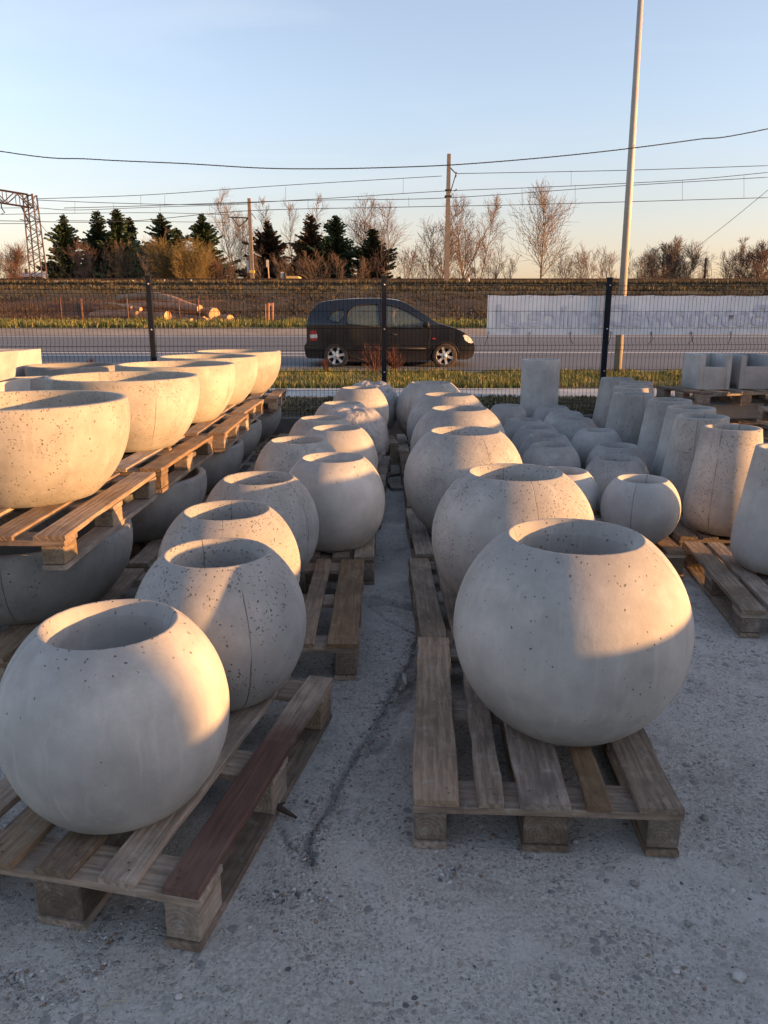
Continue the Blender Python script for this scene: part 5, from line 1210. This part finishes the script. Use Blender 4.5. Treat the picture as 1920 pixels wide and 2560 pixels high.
# pixel y grows downwards: the arch runs over the top
outer_px = [p for p in silS if True]
outer_px += [(1395,624)]+[(x, y) for x, y in arch(1270, 590, 118, 17, -197)]+[(1140,632),(800,640),(490,640)]+[(x, y) for x, y in arch(345, 600, 116, 20, -190)]+[(215,614)]
outer = [cp(x, y) for x, y in outer_px]
win_q = [(277,268),(300,228),(345,200),(418,180),(404,232),(376,302),(320,296)]
win_r = [(438,314),(440,262),(458,212),(486,176),(520,152),(610,146),(706,143),(716,334),(570,326)]
win_f = [(742,146),(800,150),(870,166),(945,196),(1020,236),(1082,278),(1122,312),(1128,332),(1108,350),(940,346),(742,340)]
holes = [[cp(x, y) for x, y in h_] for h_ in (win_q, win_r, win_f)]
for sx, nm in ((-1, 'near'), (1, 'far')):
    o = side_curve(outer, holes, 0, .03, sx, 'body_side', M_PAINT, CAR)
    for h_ in holes:
        side_curve(h_, [], -.012, 0, sx, 'side_window', M_GLASS, CAR)
        b = MB(); b.tube([Vector((x, sx*(wid(x, z)+.003), z)) for x, z in h_+[h_[0]]], .011, 5); b.build('window_seal', M_DARK, CAR)
def skin(pts_px, name, mat, inset=0.0, lift=0.0, n=14):
    P = [cp(*p) for p in pts_px]; vs = []; fs = []
    for i, (x, z) in enumerate(P):
        a = P[max(0, i-1)]; c_ = P[min(len(P)-1, i+1)]; nx_, nz_ = -(c_[1]-a[1]), c_[0]-a[0]; l_ = math.hypot(nx_, nz_) or 1; nx_, nz_ = nx_/l_, nz_/l_
        for k in range(n+1):
            t = -1+2*k/n; w_ = wid(x, z)-inset; e = (1-abs(t)**2.6)*.022-.0+lift
            vs.append((x+nx_*e, t*w_, z+nz_*e))
    for i in range(len(P)-1):
        for k in range(n): fs.append((i*(n+1)+k, i*(n+1)+k+1, (i+1)*(n+1)+k+1, (i+1)*(n+1)+k))
    b = MB(); b.add(vs, fs, 0, True); return b.build(name, mat, CAR)
def part(a, b_): return [p for p in silS if True][a:b_]
idx = lambda k: k*4
skin(silS[idx(0):idx(5)+1], 'rear_bumper', M_DARK)
skin(silS[idx(5):idx(7)+1], 'tailgate', M_PAINT)
skin(silS[idx(7):idx(10)+1], 'rear_window', M_GLASS)
skin(silS[idx(10):idx(16)+1], 'roof', M_PAINT)
skin(silS[idx(16):idx(20)+1], 'windscreen', M_GLASS)
skin(silS[idx(20):idx(24)+1], 'bonnet', M_PAINT)
skin(silS[idx(24):idx(28)+1], 'front_bumper', M_PAINT)
b = MB(); x0, z0 = cp(150, 560); x1, z1 = cp(1440, 560); b.box(x0, x1, -.62, .62, .24, .33); b.build('floor', M_DARK, CAR)
x0, z0 = cp(120, 600); b = MB(); b.box(cp(1080,0)[0], cp(1190,0)[0], -.70, .70, .55, 1.03, ch=.03); b.build('dashboard', M_DARK, CAR)
for sx in (-.36, .36):
    for zx in (560, 800):
        x, _z = cp(zx, 0); b = MB(); M = Matrix.Translation((x, sx, .33))
        b.box(-.02, .48, -.24, .24, .05, .30, M=M, ch=.04); b.box(-.13, .02, -.24, .24, .25, .82, M=M @ Matrix.Rotation(R(-12), 4, 'Y'), ch=.04); b.box(-.10, -.01, -.12, .12, .86, 1.04, M=M @ Matrix.Rotation(R(-12), 4, 'Y'), ch=.03); b.build('seat', M_SEAT, CAR)
b = MB(); b.lathe([(.165, -.012), (.18, 0), (.165, .012), (.155, 0), (.165, -.012)], 20, M=Matrix.Translation((cp(1050,0)[0], .36, .98)) @ Matrix.Rotation(R(-65), 4, 'Y')); b.build('steering_wheel', M_DARK, CAR)
# lines and fittings on both sides
def onside(zx, zy, s, o_=.004):
    x, z = cp(zx, zy); return Vector((x, s*(wid(x, z)+o_), z))
for s in (-1, 1):
    b = MB(); b.tube([onside(px_, py_, s) for px_, py_ in [(500,512),(620,516),(760,520),(900,522),(1108,524)]], .020, 6); b.build('rub_strip', M_DARK, CAR)
    for px_, py_ in ((447,378), (830,402)):
        b = MB(); p = onside(px_, py_, s, .01); b.tube([p+Vector((-.085,0,.004)), p+Vector((-.05,s*.02,.006)), p+Vector((.05,s*.02,0)), p+Vector((.085,0,-.004))], [.012,.02,.02,.012], 8); b.build('door_handle', M_DARK, CAR)
    for l_ in ([(726,140),(728,330),(724,470),(722,630)], [(432,314),(436,400),(440,440),(470,520),(520,590),(575,632)], [(1128,345),(1150,380),(1135,480),(1120,625)]):
        b = MB(); b.tube([onside(*q, s, -.0005) for q in catmull(l_, 4)], .005, 4); b.build('door_gap', M_DARK, CAR)
    b = MB(); b.tube([onside(*q, s, .002) for q in catmull([(225,600)]+arch(345, 600, 119, 185, 355, 10)[::1]+[(600,630)], 2)], .012, 5); b.build('arch_trim', M_DARK, CAR)
    b = MB(); b.tube([onside(*q, s, .002) for q in arch(1270, 590, 121, 190, 350, 16)], .012, 5); b.build('arch_trim', M_DARK, CAR)
    # mirror
    M = Matrix.Translation(onside(1110, 318, s, .09)); mb_ = MB(); mb_.lathe([(0,-.075),(.05,-.07),(.08,-.02),(.085,.03),(.07,.06),(0,.065)], 12, M=M @ Matrix.Rotation(R(80), 4, 'Y') @ Matrix.Diagonal((1, 1.2, 1, 1))); o = mb_.build('mirror', M_DARK, CAR)
    mb_ = MB(); mb_.tube([onside(1125, 335, s, -.01), onside(1112, 325, s, .06)], .022, 6); mb_.build('mirror_arm', M_DARK, CAR)
    # lamps: thin plates bent on the body
    side_curve([cp(*q) for q in [(126,372),(150,366),(176,368),(184,400),(150,402),(124,405)]], [], .006, .03, s, 'tail_lamp', M_RED, CAR)
    o = side_curve([cp(*q) for q in [(123,405.5),(184,400.5),(188,432),(124,435)]], [], .006, .03, s, 'tail_lamp', M_CLR, CAR); o['label'] = 'clear band of the tail lamp'
    side_curve([cp(*q) for q in [(122,435.5),(188,432.5),(180,456),(122,458)]], [], .006, .03, s, 'tail_lamp', M_RED, CAR)
    side_curve([cp(*q) for q in [(1424,412),(1440,404),(1468,415),(1496,440),(1516,474),(1502,480),(1472,474),(1444,452)]], [], .008, .05, s, 'headlight', M_CLR, CAR)
    side_curve([cp(*q) for q in [(1163,433),(1195,435),(1195,443),(1165,441)]], [], .006, .01, s, 'side_repeater', M_RED, CAR)
b = MB(); x, z = cp(78, 470); b.box(x-.012, x+.02, -.26, .26, z-.14, z-.03); b.build('number_plate', M_CLR, CAR)
# rain channel strip along roof
for s in (-1, 1):
    b = MB(); b.tube([onside(*q, s, -.012)+Vector((0,0,-.004)) for q in catmull([(225,135),(330,116),(480,105),(640,101),(780,105),(880,121)], 4)], .012, 5); b.build('roof_strip', M_DARK, CAR)
def wheel_meshes():
    r = .292
    t = MB(); t.lathe([(.20,-.09),(.27,-.098),(.286,-.085),(r,-.06),(r,.06),(.286,.085),(.27,.098),(.20,.09)], 40, M=Matrix.Rotation(PI/2, 4, 'X'))
    m = MB(); m.lathe([(.205,-.095),(.212,-.088),(.19,-.05),(.18,.05),(.212,.09)], 40, M=Matrix.Rotation(PI/2, 4, 'X'))
    for k in range(6):
        M = Matrix.Rotation(2*PI*k/6, 4, 'Y')
        vs = [(-.038,-.088,.03),(.038,-.088,.03),(.026,-.078,.12),(.036,-.085,.20),(-.036,-.085,.20),(-.026,-.078,.12),(-.038,-.05,.03),(.038,-.05,.03),(.026,-.045,.12),(.036,-.05,.20),(-.036,-.05,.20),(-.026,-.045,.12)]
        m.add([M @ Vector(v) for v in vs], [(0,1,2,5),(5,2,3,4),(0,5,11,6),(5,4,10,11),(1,7,8,2),(2,8,9,3)])
    m.lathe([(0,.098),(.035,.098),(.05,.085),(.052,.05)], 16, M=Matrix.Rotation(PI/2, 4, 'X'))
    h = MB(); h.lathe([(0,.0),(.19,0),(.19,.01)], 24, M=Matrix.Rotation(PI/2, 4, 'X')); 
    return t.mesh('tyre', [M_TYRE]), m.mesh('rim', [M_RIM]), h.mesh('brake_disc', [M_HUB])
tm_, rm_, hm_ = wheel_meshes()
for zx in (345, 1272):
    for s in (-1, 1):
        x = (zx-345)*SC*.985; W_ = link('wheel', None, CAR, (x, s*.73, .292)); W_.rotation_euler = (0, 0, 0 if s < 0 else PI)
        for nm, me_ in (('tyre', tm_), ('rim', rm_), ('brake_disc', hm_)):
            o = link(nm, me_, W_); o.rotation_euler = (0, .35+x, 0)
    b = MB(); b.tube([((zx-345)*SC*.985, -.6, .292), ((zx-345)*SC*.985, .6, .292)], .05, 6); b.build('axle', M_DARK, CAR)
for zx in (345, 1270):   # dark wheel wells
    b = MB(); cx_ = (zx-345)*SC*.985; n = 14; vs = []; 
    for k in range(n+1):
        a = R(-10+200*k/n); 
        for yy in (-.80, -.5, .5, .80): vs.append((cx_+.325*math.cos(a), yy, .27+.315*math.sin(a)))
    fs = [(k*4+j, k*4+j+1, (k+1)*4+j+1, (k+1)*4+j) for k in range(n) for j in range(3)]; b.add(vs, fs); b.build('wheel_arch_liner', M_HUB, CAR)

# driver
M_SKIN = plain('skin', (.45,.27,.20), .6, 0, .08, 6); M_CLOTH = plain('green_grey_jacket', (.12,.14,.12), .9, 0, .1, 5); M_HAIR = plain('hair_dark', (.03,.022,.018), .8)
def skinned(name, joints, edges, mat, parent, sub=2):
    me = bpy.data.meshes.new(name); me.from_pydata([j[0] for j in joints], edges, []); o = bpy.data.objects.new(name, me); COL.objects.link(o)
    sm = o.modifiers.new('s', 'SKIN'); sm.use_smooth_shade = True
    for v, j in zip(me.skin_vertices[0].data, joints): v.radius = (j[1], j[2] if len(j) > 2 else j[1])
    me.skin_vertices[0].data[0].use_root = True
    o.modifiers.new('d', 'SUBSURF').levels = sub; bpy.context.view_layer.update()
    m2 = bpy.data.meshes.new_from_object(o.evaluated_get(bpy.context.evaluated_depsgraph_get())); bpy.data.objects.remove(o); m2.materials.clear(); m2.materials.append(mat)
    return link(name, m2, parent)
dx0 = CAR.location.x+cp(800, 0)[0]+.10; DR = empty('person', (dx0, 19.15+.36, .355+.56), label='driver with short dark hair and grey green jacket at the wheel of the dark car', cat='person')
J = [((0,0,.05), .15, .17), ((-.03,0,.30), .14, .17), ((-.05,0,.50), .13, .19), ((-.03,0,.60), .055), ((-.01,0,.67), .05), ((.0,0,.76), .085, .075), ((.01,0,.84), .075, .07),
     ((-.03,-.20,.50), .06), ((.10,-.25,.28), .048), ((.34,-.16,.34), .035), ((.42,-.13,.37), .038), ((-.03,.20,.50), .06), ((.10,.25,.28), .048), ((.34,.16,.34), .035), ((.42,.13,.37), .038),
     ((.15,-.11,.02), .09), ((.42,-.12,.06), .075), ((.55,-.12,-.25), .055), ((.15,.11,.02), .09), ((.42,.12,.06), .075), ((.55,.12,-.25), .055)]
E = [(0,1),(1,2),(2,3),(3,4),(4,5),(5,6),(2,7),(7,8),(8,9),(9,10),(2,11),(11,12),(12,13),(13,14),(0,15),(15,16),(16,17),(0,18),(18,19),(19,20)]
body = skinned('body', J, E, M_CLOTH, DR)
body.data.materials.append(M_SKIN)
for p in body.data.polygons:
    c = p.center
    if c.z > .625 or c.x > .33 and c.z > .25: p.material_index = 1
b = MB(); b.lathe([(0,.105),(.05,.10),(.085,.06),(.10,0),(.095,-.05)], 18, M=Matrix.Translation((-.012,0,.815)) @ Matrix.Rotation(R(-18), 4, 'Y')); b.build('hair', M_HAIR, DR)
b = MB(); b.tube([(.085,0,.80),(.115,0,.775),(.095,0,.765)], [.012,.016,.012], 6); b.build('nose', M_SKIN, DR)
for s in (-1, 1):
    b = MB(); b.tube([(-.005,s*.088,.79),(0,s*.10,.78),(-.003,s*.09,.755)], [.012,.016,.01], 6); b.build('ear', M_SKIN, DR)

# ------------------------------------------------------------------ unseen steel box and building, added to shade the banner and front yard
CT = empty('shade_box', (8.7, 8.0, 0), label='grey steel box added outside the frame to the right to shade the banner', cat='shade_box')
M_CT = plain('shade_box_steel', (.20,.23,.25), .6, .2, .1, 2)
b = MB(); b.box(0, 2.4, 0, 2.3, .1, 2.95, ch=.02)
for i in range(12): b.box(-.03, -.001, .1+i*.18, .19+i*.18, .25, 2.8); b.box(.1+i*.18, .19+i*.18, -.03, -.001, .25, 2.8)
b.build('body', M_CT, CT)
BU = empty('shade_building', (12, -1.42, 0), R(0), label='plain grey building added outside the frame to the right, its corner shading the yard', cat='building')  # unseen building, added for the shadow edge on the front spheres
M_WALL = plain('shade_building_wall', (.42,.41,.39), .85, 0, .1, 1)
b = MB(); b.box(0, 3, -12, 0, 0, 5.5); b.build('wall', M_WALL, BU)
b = MB(); b.box(-.2, 3.2, -12.2, .02, 5.5, 5.7); b.build('roof', plain('shade_building_roof', (.2,.2,.21), .6), BU)
b = MB(); b.box(-.06, -.001, -6, -3, 0, 3.2); b.build('door', plain('shade_building_door', (.25,.28,.3), .5), BU)
